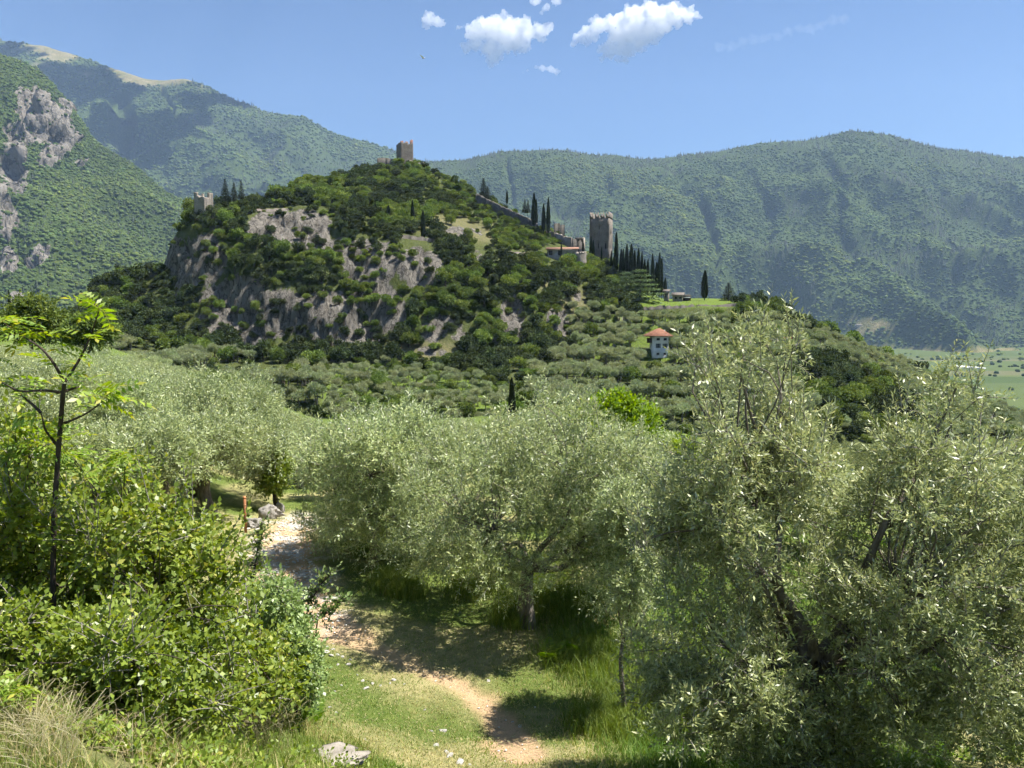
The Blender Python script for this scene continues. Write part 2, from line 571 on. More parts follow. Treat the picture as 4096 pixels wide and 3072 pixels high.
def rockness(X, Y):
    r = np.zeros(np.broadcast(X, Y).shape)
    for cx, cy_, rx, ry, s in ROCKS:
        r = np.maximum(r, s * (1 - smooth(0.45, 1.25, np.hypot((X - cx) / rx, (Y - cy_) / ry))))
    return r


hr = rockness(hX, hY)
p3 = gh.copy()
bulge = fbm(p3 / 34.0, 3, 21) * 4.0 + fbm(p3 / 13.0, 3, 22) * 2.2
rib = np.abs(fbm(p3 / np.array([9.0, 9.0, 26.0]), 4, 23)) * 5.0 + np.abs(fbm(p3 / np.array([3.2, 3.2, 9.0]), 3, 24)) * 1.6
amp_all = np.clip(0.25 + steep * 1.3 + hr * 0.6, 0, 1.6)
edge = np.ones(NHR); edge[:6] = 0
sky_row = smooth(0.0, 30.0, (np.arange(NHR)[None, :] * 0 + hY - hY.min(axis=1, keepdims=True))) * 0.75 + 0.25
flat_lawn = inside([(2560, 1240), (2990, 1240), (2990, 1180), (2560, 1180)], hX, hY)
flat_lawn = blur(blur(flat_lawn.astype(float), 0, 3), 1, 2)
off = (bulge * amp_all * 0.6 - (rib - 1.6) * 0.85 * np.clip(hr * 1.1 + steep - 0.35, 0, 1.2)) * edge[None, :] * sky_row * (1 - 0.92 * flat_lawn)
gh = gh + nh * off[..., None]
# olive terraces: the slope broken into steps
OLIVES = [(2290, 1255), (2600, 1262), (3050, 1275), (3250, 1330), (3550, 1440), (3800, 1560), (4300, 1700), (4300, 1950), (3300, 1720), (2300, 1760), (2050, 1590), (2140, 1480), (2250, 1400)]
LEFT_OLIVES = [(300, 1370), (900, 1430), (1300, 1480), (1300, 1640), (600, 1700), (300, 1700)]
MEADOW = [(1290, 1470), (1550, 1455), (1950, 1520), (2080, 1600), (2000, 1720), (1290, 1720)]
hX, hY = project(gh)
om = blur(blur((inside(OLIVES, hX, hY) | inside(MEADOW, hX, hY)).astype(float), 0, 3), 1, 2)
zz = gh[..., 2] + 0.7 * fbm(gh * np.array([1, 1, 0]) / 40.0, 2, 31)
st = 3.4
fr = zz / st - np.floor(zz / st)
gh[..., 2] += om * st * (smooth(0.35, 0.65, fr) - fr) * 0.8
nh = grid_normals(gh)
steep = 1 - np.abs(nh[..., 2])
nzr = fbm(gh / 7.0, 4, 41)
rock = np.clip(smooth(0.28, 0.52, hr * 0.85 + 0.28 * nzr + 0.25 * (steep - 0.5)), 0, 1) * (1 - om)
wallish = om * smooth(0.25, 0.5, steep)
green = np.clip(np.maximum(om * smooth(0.75, 0.55, fr) * smooth(0.2, 0.4, fr) * 0.9 * (1 - wallish), np.maximum(flat_lawn * (hY < 1232) * (hX > 2560), blur(blur(inside(MEADOW, hX, hY).astype(float), 0, 2), 1, 2))), 0, 1)
drym = np.zeros_like(hX)
for cx, cy_, rx, ry in [(1800, 900, 170, 60), (1930, 930, 140, 50), (2280, 1210, 90, 80), (1700, 1400, 200, 50), (2200, 1130, 80, 40), (1640, 880, 90, 50), (2090, 1420, 70, 60)]:
    drym = np.maximum(drym, 1 - smooth(0.4, 1.2, np.hypot((hX - cx) / rx, (hY - cy_) / ry)))

t = NT('hill_rock_and_soil')
p = t.pos()
ps = t.pos((1.0, 1.0, 0.22))
r1 = t.noise(ps, 0.55, 8.0, 0.72); r2 = t.noise(p, 1.7, 6.0, 0.7); r3 = t.noise(t.pos((0.25, 0.25, 2.2)), 0.6, 5.0, 0.6)
rc = t.ramp(r1, [(0.28, (0.05, 0.045, 0.038)), (0.45, (0.12, 0.111, 0.096)), (0.6, (0.205, 0.19, 0.163)), (0.8, (0.315, 0.294, 0.253))])
rc = t.mix(t.math('MULTIPLY', r3, 0.4), rc, (0.16, 0.138, 0.115))
soil = t.ramp(r2, [(0.3, (0.04, 0.055, 0.016)), (0.55, (0.075, 0.09, 0.028)), (0.8, (0.13, 0.125, 0.05))])
dryc = t.ramp(r2, [(0.3, (0.085, 0.095, 0.035)), (0.55, (0.15, 0.14, 0.065)), (0.8, (0.24, 0.205, 0.13))])
lawn = t.ramp(r2, [(0.3, (0.085, 0.135, 0.022)), (0.7, (0.15, 0.20, 0.035))])
c = t.mix(t.attr('dry'), soil, dryc)
c = t.mix(t.attr('green'), c, lawn)
wallc = t.ramp(r2, [(0.3, (0.10, 0.09, 0.08)), (0.7, (0.26, 0.24, 0.21))])
c = t.mix(t.attr('wallish'), c, wallc)
crk = t.math('ABSOLUTE', t.math('SUBTRACT', t.noise(t.pos((1.0, 1.0, 0.45)), 0.38, 6.0, 0.6), 0.5))
rc = t.mix(t.math('SUBTRACT', 1.0, t.math('MULTIPLY', crk, 28.0, clamp=True), clamp=True), rc, (0.03, 0.027, 0.022))
rf = t.math('MULTIPLY_ADD', t.math('SUBTRACT', t.math('ADD', t.attr('rock'), t.math('MULTIPLY', t.math('SUBTRACT', r2, 0.5), 0.9)), 0.5), 6.0, 0.5, clamp=True)
c = t.mix(rf, c, rc)
hgt = t.math('ADD', r1, t.math('MULTIPLY', r2, 0.35))
M_HILL = t.done(t.bsdf(c, 0.95, 0.1, hgt, 1.2, 0.9))
gh[..., 2] = np.maximum(gh[..., 2], -122.0 - 8.0)
hill = obj('castle_hill', mesh('castle_hill', gh, grid_faces(NHC, NHR), [M_HILL],
           {'rock': rock.ravel(), 'green': green.ravel(), 'dry': drym.ravel(), 'wallish': wallish.ravel()}, True))
tag(hill, 'steep limestone castle hill with grey cliffs', None, kind='structure')

# ---- valley floor and mountains
VZ = -122.0
t = NT('valley_fields')
p = t.pos()
vo = t.n('ShaderNodeTexVoronoi')
t.l(t.pos((0.0016, 0.008, 0.0)), vo.inputs['Vector']); vo.inputs['Scale'].default_value = 1.0
fc = t.ramp(vo.outputs['Color'], [(0.0, (0.035, 0.062, 0.014)), (0.3, (0.075, 0.10, 0.026)), (0.5, (0.05, 0.075, 0.02)), (0.7, (0.13, 0.115, 0.06)), (0.85, (0.085, 0.105, 0.03)), (1.0, (0.045, 0.07, 0.018))])
st_ = t.noise(t.pos((0.01, 0.35, 0)), 1.0, 3.0)
fc = t.mix(t.math('MULTIPLY', st_, 0.35), fc, (0.09, 0.11, 0.035))
M_VALLEY = t.done(t.bsdf(fc, 0.95, 0.1))
vx = np.linspace(-6900, 8900, 80); vy = np.linspace(-2900, 6850, 80)
vg = np.stack(np.meshgrid(vx, vy, indexing='ij') + [np.full((80, 80), VZ)], -1)
valley = obj('valley_floor', mesh('valley_floor', vg, grid_faces(80, 80), [M_VALLEY]))
tag(valley, 'flat green farmland on the valley floor', None, kind='structure')

S = 4096 / 2212.0
SKY_FAR = [(-1000, -60), (-400, 30), (0, 78), (60, 88), (110, 98), (165, 125), (215, 141), (300, 166), (340, 173), (370, 171), (400, 168), (440, 178), (500, 205), (560, 230), (600, 240), (650, 242),
           (690, 266), (720, 287), (760, 296), (800, 303), (850, 324), (900, 345), (950, 365), (1030, 390), (1200, 420)]
SKY_RIGHT = [(700, 400), (820, 372), (900, 352), (960, 346), (1000, 348), (1040, 335), (1100, 321), (1160, 315), (1200, 321), (1260, 332), (1320, 335), (1400, 336), (1480, 333), (1560, 321), (1640, 304),
             (1720, 295), (1780, 283), (1830, 276), (1880, 281), (1940, 297), (2000, 312), (2060, 327), (2130, 334), (2180, 338), (2212, 341), (2500, 330), (3000, 360)]
SKY_NEAR = [(-700, -150), (-300, 20), (0, 112), (50, 124), (85, 143), (110, 168), (128, 198), (150, 222), (163, 240), (180, 280), (200, 300), (240, 326), (280, 346), (322, 386), (350, 410), (402, 430), (430, 480),
            (470, 520), (520, 560), (600, 620), (700, 680)]


def sky(tab, X):
    a = np.array(tab, float) * S
    return np.interp(X, a[:, 0], a[:, 1])


def mountain_cols(tab, xs, prof):
    """prof: list of (fraction of the way up from foot to skyline, D); foot Y is prof[0] pair (Y,D)"""
    out = {}
    for X in xs:
        ys = float(sky(tab, X))
        y0 = prof['foot']
        if callable(y0):
            y0 = y0(X)
        y0 = max(y0, ys + 30)
        out[X] = [(y0 + (ys - y0) * f, d(X) if callable(d) else d) for f, d in prof['rows']]
    return out


def relief(g, amps, seed, keep):
    n = grid_normals(g)
    X, Y = project(g)
    ph = smooth(0, keep, Y - Y.min(axis=1, keepdims=True)) * 0.85 + 0.15
    o = 0
    for k, (sc, am, aniso) in enumerate(amps):
        q = g / np.array([sc, sc, sc * aniso])
        o = o + am * (np.abs(fbm(q, 3, seed + k)) * 1.4 - 0.45)
    return g - n * (o * ph)[..., None]


def carve(g, lines):
    """gullies: lines of (picture polyline, width px, depth m)"""
    X, Y = project(g)
    n = grid_normals(g)
    tot = np.zeros_like(X)
    for pts, w, depth in lines:
        r = np.full(X.shape, 1e9)
        for (x1, y1), (x2, y2) in zip(pts[:-1], pts[1:]):
            d = np.array([x2 - x1, y2 - y1], float)
            tt = np.clip(((X - x1) * d[0] + (Y - y1) * d[1]) / (d @ d), 0, 1)
            r = np.minimum(r, np.hypot(X - x1 - tt * d[0], Y - y1 - tt * d[1]))
        tot = np.maximum(tot, depth * (1 - smooth(0.25, 1.0, r / w)))
    return g - n * tot[..., None], tot


xs = list(range(1150, 4800, 90))
g_right = sheet(mountain_cols(SKY_RIGHT, xs, {'foot': 1408.0, 'rows': [(0, 2450), (0.18, 2750), (0.45, 3200), (0.75, 3700), (1.0, 4200)]}), 400, 150, 1150, 4700, back=(300, -60, 1500, -900), soft=1)
g_right = relief(g_right, [(900, 170, 1.6), (320, 52, 1.5), (110, 14, 1.2)], 51, 220)
G_LINES = [([(2025, 640), (2035, 690), (2050, 760), (2060, 850)], 12, 32), ([(2815, 810), (2840, 880), (2860, 960)], 24, 55), ([(2840, 930), (2880, 1010), (2870, 1090)], 14, 35),
           ([(2760, 960), (2650, 980)], 8, 15), ([(3300, 640), (3360, 760), (3340, 900), (3420, 1050)], 40, 22), ([(2380, 680), (2450, 800), (2440, 950)], 45, 20), ([(3700, 650), (3760, 800), (3820, 980), (3800, 1150)], 50, 26), ([(3000, 700), (3080, 850), (3060, 1000)], 35, 20), ([(2700, 680), (2740, 780), (2815, 810)], 30, 20), ([(2035, 720), (2140, 690), (2260, 690)], 7, 18)]
g_right, carve_r = carve(g_right, G_LINES)
xs = list(range(-1100, 2200, 80))
g_far = sheet(mountain_cols(SKY_FAR, xs, {'foot': 1290.0, 'rows': [(0, 2700), (0.25, 3300), (0.5, 3900), (0.75, 4500), (1.0, 5100)]}), 380, 150, -1100, 2050, back=(300, -60, 1500, -900), soft=1)
g_far = relief(g_far, [(1100, 230, 1.6), (380, 95, 1.4), (120, 22, 1.2)], 61, 260)
FAR_LINES = [([(640, 350), (690, 430), (720, 480)], 12, 50), ([(470, 560), (490, 590), (500, 640)], 20, 60), ([(480, 420), (500, 500), (490, 560)], 60, 110)]
g_far, carve_f = carve(g_far, FAR_LINES)
xs = list(range(-1250, 1300, 60))
g_near = sheet(mountain_cols(SKY_NEAR, xs, {'foot': lambda X: 1330.0, 'rows': [(0, 1000), (0.3, 1350), (0.5, 1600), (0.8, 1850), (1.0, 2100)]}), 300, 220, -1250, 1250, back=(200, -120, 800, -700), soft=1)
nX, nY = project(g_near)
CLIFFS = [(130, 470, 90, 110), (60, 560, 60, 90), (190, 520, 60, 70), (40, 700, 70, 130), (20, 790, 60, 100), (210, 600, 80, 40), (270, 560, 50, 40), (240, 460, 30, 70), (30, 900, 50, 60), (150, 1010, 60, 30),
          (-150, 650, 150, 200), (20, 1010, 50, 50), (60, 1130, 70, 30), (330, 640, 25, 15)]
cl = np.zeros_like(nX)
for cx, cy_, rx, ry in CLIFFS:
    cl = np.maximum(cl, 1 - smooth(0.5, 1.3, np.hypot((nX - cx) / rx, (nY - cy_) / ry)))
g_near = relief(g_near, [(420, 70, 1.5), (150, 26, 1.5), (50, 8, 1.2)], 71, 160)
nn = grid_normals(g_near)
rug = np.abs(fbm(g_near / np.array([60, 60, 140]), 4, 74)) * 55 + np.abs(fbm(g_near / np.array([16, 16, 30]), 3, 75)) * 14
g_near = g_near - nn * ((rug - 22) * cl)[..., None]
cliff_n = smooth(0.35, 0.6, cl * 0.9 + 0.3 * fbm(g_near / 45.0, 4, 76))


def mountain_material(name):
    t = NT(name)
    p = t.pos()
    a = t.noise(p, 0.02, 8.0, 0.7); b = t.noise(p, 0.11, 5.0, 0.7)
    wood = t.ramp(b, [(0.3, (0.028, 0.045, 0.014)), (0.55, (0.055, 0.08, 0.024)), (0.75, (0.085, 0.115, 0.034))])
    bare = t.ramp(a, [(0.3, (0.09, 0.105, 0.035)), (0.5, (0.17, 0.15, 0.07)), (0.75, (0.27, 0.22, 0.135))])
    rk = t.ramp(t.noise(t.pos((1, 1, 0.3)), 0.045, 9.0, 0.75), [(0.3, (0.08, 0.073, 0.063)), (0.5, (0.18, 0.163, 0.14)), (0.75, (0.31, 0.282, 0.243))])
    c = t.mix(t.attr('bare'), wood, bare)
    crk = t.math('ABSOLUTE', t.math('SUBTRACT', t.noise(t.pos((1, 1, 0.4)), 0.03, 6.0, 0.6), 0.5))
    rk = t.mix(t.math('SUBTRACT', 1.0, t.math('MULTIPLY', crk, 22.0, clamp=True), clamp=True), rk, (0.045, 0.042, 0.036))
    rf = t.math('MULTIPLY_ADD', t.math('SUBTRACT', t.math('ADD', t.attr('rock'), t.math('MULTIPLY', t.math('SUBTRACT', t.noise(p, 0.09, 5.0, 0.7), 0.5), 1.2)), 0.5), 5.0, 0.5, clamp=True)
    c = t.mix(rf, c, rk)
    return t.done(t.bsdf(c, 0.95, 0.05, b, 8.0, 0.8))


M_MOUNT = mountain_material('mountain_woodland')
fX, fY = project(g_far)
top_d = fY - sky(SKY_FAR, fX)
nf = fbm(g_far / 300.0, 4, 81)
bare_f = smooth(0.0, 1.0, (1 - smooth(0, 1, (top_d - 8 - 60 * nf) / (22 + 30 * smooth(900, 100, fX)))) * smooth(1130, 760, fX)) * (fX < 1100)
for cx, cy_, rx, ry in [(600, 330, 130, 22), (170, 260, 60, 15), (340, 300, 40, 14), (700, 320, 60, 25)]:
    bare_f = np.maximum(bare_f, 0.8 * (1 - smooth(0.5, 1.1, np.hypot((fX - cx) / rx, (fY - cy_) / ry) + 0.3 * nf)))
rX, rY = project(g_right)
FIELD = [(3370, 1300), (3400, 1282), (3500, 1268), (3500, 1290), (3560, 1290), (3585, 1330), (3420, 1345), (3440, 1310)]
bare_r = np.maximum(blur(inside(FIELD, rX, rY).astype(float), 0, 1), smooth(1392, 1400, rY + 8 * fbm(g_right / 60, 3, 82)))
for g_ in (g_right, g_far, g_near):
    g_[..., 2] = np.maximum(g_[..., 2], VZ - 8.0)
o_right = obj('mountain_range', mesh('mountain_range', g_right, grid_faces(*g_right.shape[:2]), [M_MOUNT],
              {'bare': bare_r.ravel(), 'rock': np.zeros(rX.size)}, True))
tag(o_right, 'long wooded mountain behind the castle hill', None, kind='structure')
o_far = obj('mountain', mesh('mountain', g_far, grid_faces(*g_far.shape[:2]), [M_MOUNT], {'bare': bare_f.ravel(), 'rock': np.zeros(fX.size)}, True))
tag(o_far, 'high mountain with a bare brown summit ridge', None, kind='structure')
o_near = obj('mountain', mesh('rocky_mountain', g_near, grid_faces(*g_near.shape[:2]), [M_MOUNT], {'bare': np.zeros(nX.size), 'rock': cliff_n.ravel()}, True))
tag(o_near, 'wooded mountain flank with pale rock faces', None, kind='structure')

# ---- the air: one closed box of haze round camera and ground, below the clouds
HT = 1960.0
hv = np.array([(x, y, z) for x in (-7000, 9000) for y in (-3000, 6900) for z in (VZ - 9.0, HT)], float)
hf = [(0, 1, 3, 2), (4, 6, 7, 5), (0, 4, 5, 1), (2, 3, 7, 6), (0, 2, 6, 4), (1, 5, 7, 3)]
mh = bpy.data.materials.new('haze_air'); mh.use_nodes = True
mh.node_tree.nodes.clear()
ho = mh.node_tree.nodes.new('ShaderNodeOutputMaterial'); hp = mh.node_tree.nodes.new('ShaderNodeVolumePrincipled')
hp.inputs['Color'].default_value = (0.48, 0.66, 1.0, 1)
hp.inputs['Density'].default_value = 0.00005
hp.inputs['Anisotropy'].default_value = 0.0
mh.node_tree.links.new(hp.outputs[0], ho.inputs['Volume'])
haze = obj('haze', mesh('haze', hv, hf, [mh]))
haze.display_type = 'WIRE'
tag(haze, 'blue summer haze filling the valley air', None, kind='stuff')
# ---------------------------------------------------------------- far woods on the mountains
rng = np.random.default_rng(7)


def ico(sub):
    import bmesh
    bm = bmesh.new()
    bmesh.ops.create_icosphere(bm, subdivisions=sub, radius=1.0)
    v = np.array([x.co for x in bm.verts]); f = np.array([[x.index for x in q.verts] for q in bm.faces])
    bm.free()
    return v, f


def blob_crown(seed):
    v, f = ico(2)
    n = fbm(v * 1.7, 3, seed)
    v = v * (1 + 0.45 * n)[:, None] * np.array([1, 1, 0.85]) + np.array([0, 0, 0.45])
    return mesh('far_crown', v, f, [M_FOREST], {'tint': 0.5 + 0.5 * n})


def cone_crown(seed):
    n = 8
    vs, fs = [], []
    r = np.random.default_rng(seed)
    for k in range(3):
        b = len(vs)
        z0 = 0.1 + 0.75 * k; rad = 0.75 - 0.2 * k
        vs.append((0, 0, z0 + 1.35))
        for i in range(n):
            a = 2 * math.pi * i / n + k
            q = rad * r.uniform(0.75, 1.15)
            vs.append((q * math.cos(a), q * math.sin(a), z0 + r.uniform(-0.1, 0.1)))
        for i in range(n):
            fs.append((b, b + 1 + i, b + 1 + (i + 1) % n))
    return mesh('far_conifer_crown', vs, fs, [M_CONIFER], {'tint': r.uniform(0.2, 0.9, len(vs))})


PROTO_FAR = [bpy.data.objects.new('far_crown', blob_crown(s)) for s in (1, 2, 3, 4)] + [bpy.data.objects.new('far_conifer', cone_crown(s)) for s in (5, 6)]


def scatter_object(name, pts, scl, idx, protos, label):
    """one 'stuff' object: a cloud of points carrying a small tree on each"""
    me = bpy.data.meshes.new(name)
    me.vertices.add(len(pts))
    me.vertices.foreach_set('co', np.asarray(pts, np.float32).reshape(-1))
    scl = np.asarray(scl, np.float32)
    if scl.ndim == 1:
        scl = np.repeat(scl[:, None], 3, 1)
    a = me.attributes.new('scl', 'FLOAT_VECTOR', 'POINT'); a.data.foreach_set('vector', scl.reshape(-1))
    a = me.attributes.new('idx', 'INT', 'POINT'); a.data.foreach_set('value', np.asarray(idx, np.int32))
    rot = np.zeros((len(pts), 3), np.float32); rot[:, 2] = rng.uniform(0, 6.28, len(pts))
    a = me.attributes.new('rot', 'FLOAT_VECTOR', 'POINT'); a.data.foreach_set('vector', rot.reshape(-1))
    o = obj(name, me)
    ng = bpy.data.node_groups.new(name, 'GeometryNodeTree')
    ng.interface.new_socket('Geometry', in_out='INPUT', socket_type='NodeSocketGeometry')
    ng.interface.new_socket('Geometry', in_out='OUTPUT', socket_type='NodeSocketGeometry')
    gi = ng.nodes.new('NodeGroupInput'); go = ng.nodes.new('NodeGroupOutput')
    ip = ng.nodes.new('GeometryNodeInstanceOnPoints')
    jn = ng.nodes.new('GeometryNodeJoinGeometry')
    for pr in reversed(protos):
        oi = ng.nodes.new('GeometryNodeObjectInfo')
        oi.inputs['Object'].default_value = pr
        oi.inputs['As Instance'].default_value = True
        ng.links.new(oi.outputs['Geometry'], jn.inputs[0])

    def named(n, ty):
        x = ng.nodes.new('GeometryNodeInputNamedAttribute'); x.data_type = ty
        x.inputs['Name'].default_value = n
        return [s for s in x.outputs if s.name == 'Attribute' and s.enabled][0]
    ng.links.new(gi.outputs[0], ip.inputs['Points'])
    ng.links.new(jn.outputs[0], ip.inputs['Instance'])
    ip.inputs['Pick Instance'].default_value = True
    ng.links.new(named('idx', 'INT'), ip.inputs['Instance Index'])
    e2r = ng.nodes.new('FunctionNodeEulerToRotation')
    ng.links.new(named('rot', 'FLOAT_VECTOR'), e2r.inputs[0])
    ng.links.new(e2r.outputs[0], ip.inputs['Rotation'])
    ng.links.new(named('scl', 'FLOAT_VECTOR'), ip.inputs['Scale'])
    ng.links.new(ip.outputs[0], go.inputs[0])
    md = o.modifiers.new('scatter', 'NODES'); md.node_group = ng
    return tag(o, label, None, kind='stuff')


def wood_on(g, n, dens, smin, smax, conifer, seed):
    """random points on a grid sheet, by area, thinned by dens (grid array 0..1)"""
    r = np.random.default_rng(seed)
    nc, nr = g.shape[:2]
    a = g[:-1, :-1]; b = g[1:, :-1]; d = g[:-1, 1:]
    area = np.linalg.norm(np.cross(b - a, d - a), axis=-1)
    X, Y = project(g)
    vis = ((X > -250) & (X < 4350))[:-1, :-1]
    w = area * dens[:-1, :-1] * vis
    w = w.ravel() / w.sum()
    k = r.choice(w.size, n, p=w)
    i, j = k // (nr - 1), k % (nr - 1)
    u, v = r.random(n)[:, None], r.random(n)[:, None]
    p = (g[i, j] * (1 - u) + g[i + 1, j] * u) * (1 - v) + (g[i, j + 1] * (1 - u) + g[i + 1, j + 1] * u) * v
    s = r.uniform(smin, smax, n) * (0.75 + 0.5 * (r.random(n) ** 3))
    pc = conifer[i, j]
    isc = r.random(n) < pc
    idx = np.where(isc, 4 + r.integers(0, 2, n), r.integers(0, 4, n))
    sc = np.stack([s * np.where(isc, 0.75, 1.0), s * np.where(isc, 0.75, 1.0), s * np.where(isc, 0.95, r.uniform(0.7, 1.1, n))], -1)
    return p - np.array([0, 0, 1.0]), sc, idx


row_front = lambda g, frac: (np.arange(g.shape[1]) / g.shape[1] < frac).astype(float)[None, :]
rt = rY - sky(SKY_RIGHT, rX)
dens = (1 - bare_r) * (carve_r < 27) * (0.55 + 0.45 * smooth(-0.5, 0.2, fbm(g_right / 120, 3, 91))) * row_front(g_right, 0.78)
con = 0.85 * (1 - smooth(20, 75, rt + 45 * fbm(g_right / 150, 3, 92))) + 0.85 * smooth(0.32, 0.5, fbm(g_right / 210, 3, 93))
p_, s_, i_ = wood_on(g_right, 80000, dens, 3.4, 7.6, con, 1)
scatter_object('forest', p_, s_, i_, PROTO_FAR, 'blue green forest covering the long mountain behind the castle')
dens = np.clip(1 - bare_f * 1.3, 0, 1) * (carve_f < 8) * row_front(g_far, 0.8) * (0.5 + 0.5 * smooth(-0.5, 0.2, fbm(g_far / 140, 3, 94)))
con = 0.25 + 0.5 * smooth(0.1, 0.5, fbm(g_far / 220, 3, 95)) - 0.2
p_, s_, i_ = wood_on(g_far, 42000, dens, 5.0, 10.5, con, 2)
scatter_object('forest', p_, s_, i_, PROTO_FAR, 'forest on the high mountain below its bare summit ridge')
dens = np.clip(1 - cliff_n * 0.93, 0, 1) * row_front(g_near, 0.85)
p_, s_, i_ = wood_on(g_near, 52000, dens, 1.9, 4.8, 0.12 + 0 * cliff_n, 3)
scatter_object('forest', p_, s_, i_, PROTO_FAR, 'forest between the pale rock faces of the wooded flank')
# hedges and tree lines on the valley floor
r = np.random.default_rng(9)
n = 1500
hxs = r.uniform(200, 2600, n); hys = np.where(r.random(n) < 0.75, 700 + 260 * r.integers(0, 7, n) + r.normal(0, 7, n), r.uniform(1500, 2450, n))
keep = (fbm(np.stack([hxs / 160, hys / 60, 0 * hxs], -1), 3, 96) > 0.05)
hp_ = np.stack([hxs, hys, 0 * hxs + VZ], -1)[keep]
scatter_object('hedge_foliage', hp_, r.uniform(2.5, 6, len(hp_)), r.integers(0, 4, len(hp_)), PROTO_FAR, 'hedges and field trees on the valley floor')
# ---------------------------------------------------------------- clouds (far above the haze)
mc = bpy.data.materials.new('cloud_vapour'); mc.use_nodes = True
mc.node_tree.nodes.clear()
co_ = mc.node_tree.nodes.new('ShaderNodeOutputMaterial'); cv_ = mc.node_tree.nodes.new('ShaderNodeVolumePrincipled')
cv_.inputs['Color'].default_value = (1.0, 1.0, 1.0, 1)
cv_.inputs['Density'].default_value = 0.020
cv_.inputs['Anisotropy'].default_value = 0.62
mc.node_tree.links.new(cv_.outputs[0], co_.inputs['Volume'])
M_CLOUD = mc
mc2 = mc.copy(); mc2.name = 'thin_cloud_vapour'
mc2.node_tree.nodes['Principled Volume'].inputs['Density'].default_value = 0.0011
M_THIN = mc2
mc3 = mc.copy(); mc3.name = 'dense_cloud_vapour'
mc3.node_tree.nodes['Principled Volume'].inputs['Density'].default_value = 0.08
M_DENSE = mc3


def cloud_mesh(name, blobs, seed, mat, vox=10.0, amp=0.5, puffs=40):
    """closed skin round many fractal puffs (x, y, z, r), filled with vapour"""
    r = np.random.default_rng(seed)
    v0, f0 = ico_sphere(3)
    vs, fs, off = [], [], 0
    allb = []
    for x, y, z, q in blobs:
        allb.append((x, y, z, q * 0.8))
        for _ in range(puffs):
            d = r.normal(size=3); d /= np.linalg.norm(d)
            s = q * r.uniform(0.07, 0.36)
            allb.append((x + d[0] * q * r.uniform(0.6, 1.25), y + d[1] * q * 0.4, z + d[2] * q * r.uniform(0.6, 1.05), s))
    for x, y, z, q in allb:
        n = fbm(v0 * 1.6 + r.uniform(0, 50, 3), 3, seed, 0.6)
        vs.append(v0 * (q * (1 + amp * n))[:, None] * np.array([1, 0.6, 0.85]) + np.array([x, y, z])); fs.append(f0 + off); off += len(v0)
    me = mesh('cloud_raw', np.concatenate(vs), np.concatenate(fs))
    tmp = bpy.data.objects.new('cloud_raw', me); C.objects.link(tmp)
    md = tmp.modifiers.new('skin', 'REMESH'); md.mode = 'VOXEL'; md.voxel_size = vox
    dg = bpy.context.evaluated_depsgraph_get()
    ev = tmp.evaluated_get(dg)
    out = bpy.data.meshes.new_from_object(ev)
    bpy.data.objects.remove(tmp); bpy.data.meshes.remove(me)
    n = len(out.vertices)
    co = np.empty(n * 3, np.float32); out.vertices.foreach_get('co', co); co = co.reshape(-1, 3).astype(float)
    nr = np.empty(n * 3, np.float32); out.vertices.foreach_get('normal', nr); nr = nr.reshape(-1, 3)
    m = np.mean([b[3] for b in blobs])
    co = co + nr * (fbm(co / (m * 0.5), 5, seed + 9, 0.7) * m * 0.3)[:, None]
    out.vertices.foreach_set('co', co.astype(np.float32).reshape(-1)); out.update()
    out.name = name
    out.materials.clear(); out.materials.append(mat)
    return out


def ico_sphere(sub):
    import bmesh
    bm = bmesh.new()
    bmesh.ops.create_icosphere(bm, subdivisions=sub, radius=1.0)
    v = np.array([x.co for x in bm.verts]); f = np.array([[x.index for x in q.verts] for q in bm.faces])
    bm.free()
    return v, f


def cloud(label, blobs_px, D, seed, mat=None, vox=10.0, puffs=40, amp=0.5):
    bl = []
    for X, Y, rp in blobs_px:
        c = at(X, Y, D)
        bl.append((*c, rp * D / F))
    cen = np.mean([q[:3] for q in bl], axis=0)
    me = cloud_mesh('cloud', [(*(np.array(q[:3]) - cen), q[3]) for q in bl], seed, mat or M_CLOUD, vox, amp, puffs)
    return tag(obj('cloud', me, loc=cen), label, 'cloud')


CD = 7600.0
cloud('broad white cloud tapering to a point at its lower edge', [(1900, 135, 40), (1960, 110, 52), (2030, 115, 55), (2100, 120, 50), (2165, 120, 38), (2030, 165, 55), (1960, 185, 40), (1975, 225, 30), (1962, 255, 18), (2080, 165, 42), (1870, 185, 24), (1900, 170, 30), (1880, 105, 16), (1835, 112, 9), (1855, 108, 9), (2195, 110, 22)],
      CD, 201)
cloud('largest bright white cloud with a ragged lower edge', [(2370, 125, 34), (2400, 90, 34), (2460, 100, 45), (2540, 75, 58), (2620, 62, 52), (2700, 55, 45), (2755, 55, 34), (2790, 68, 16), (2500, 140, 58), (2580, 130, 55), (2650, 100, 45), (2440, 200, 36), (2500, 195, 42), (2550, 180, 36), (2415, 230, 16), (2320, 150, 24), (2295, 175, 10), (2345, 165, 18), (2710, 90, 28)],
      CD, 202)
cloud('small round white puff beside the broad cloud', [(1715, 75, 26), (1745, 85, 24), (1705, 100, 16), (1770, 95, 12)], CD, 203, vox=8.0)
cloud('thin small white cloud below the broad cloud', [(2170, 272, 13), (2200, 278, 15), (2225, 286, 14), (2145, 268, 8), (2110, 282, 7), (2095, 292, 5)], CD, 204, vox=8.0)
cloud('small wispy cloud cut by the upper edge of the picture', [(2140, 5, 18), (2185, 30, 16), (2225, 5, 18), (2165, 50, 9)], CD, 205, vox=7.0)
cloud('faint streak of thin high cloud', [(2880 + 45 * k, 190 - 10 * k + 8 * math.sin(k * 1.7), 24) for k in range(12)], CD + 1500, 206, M_THIN, 18.0, 8, 0.6)
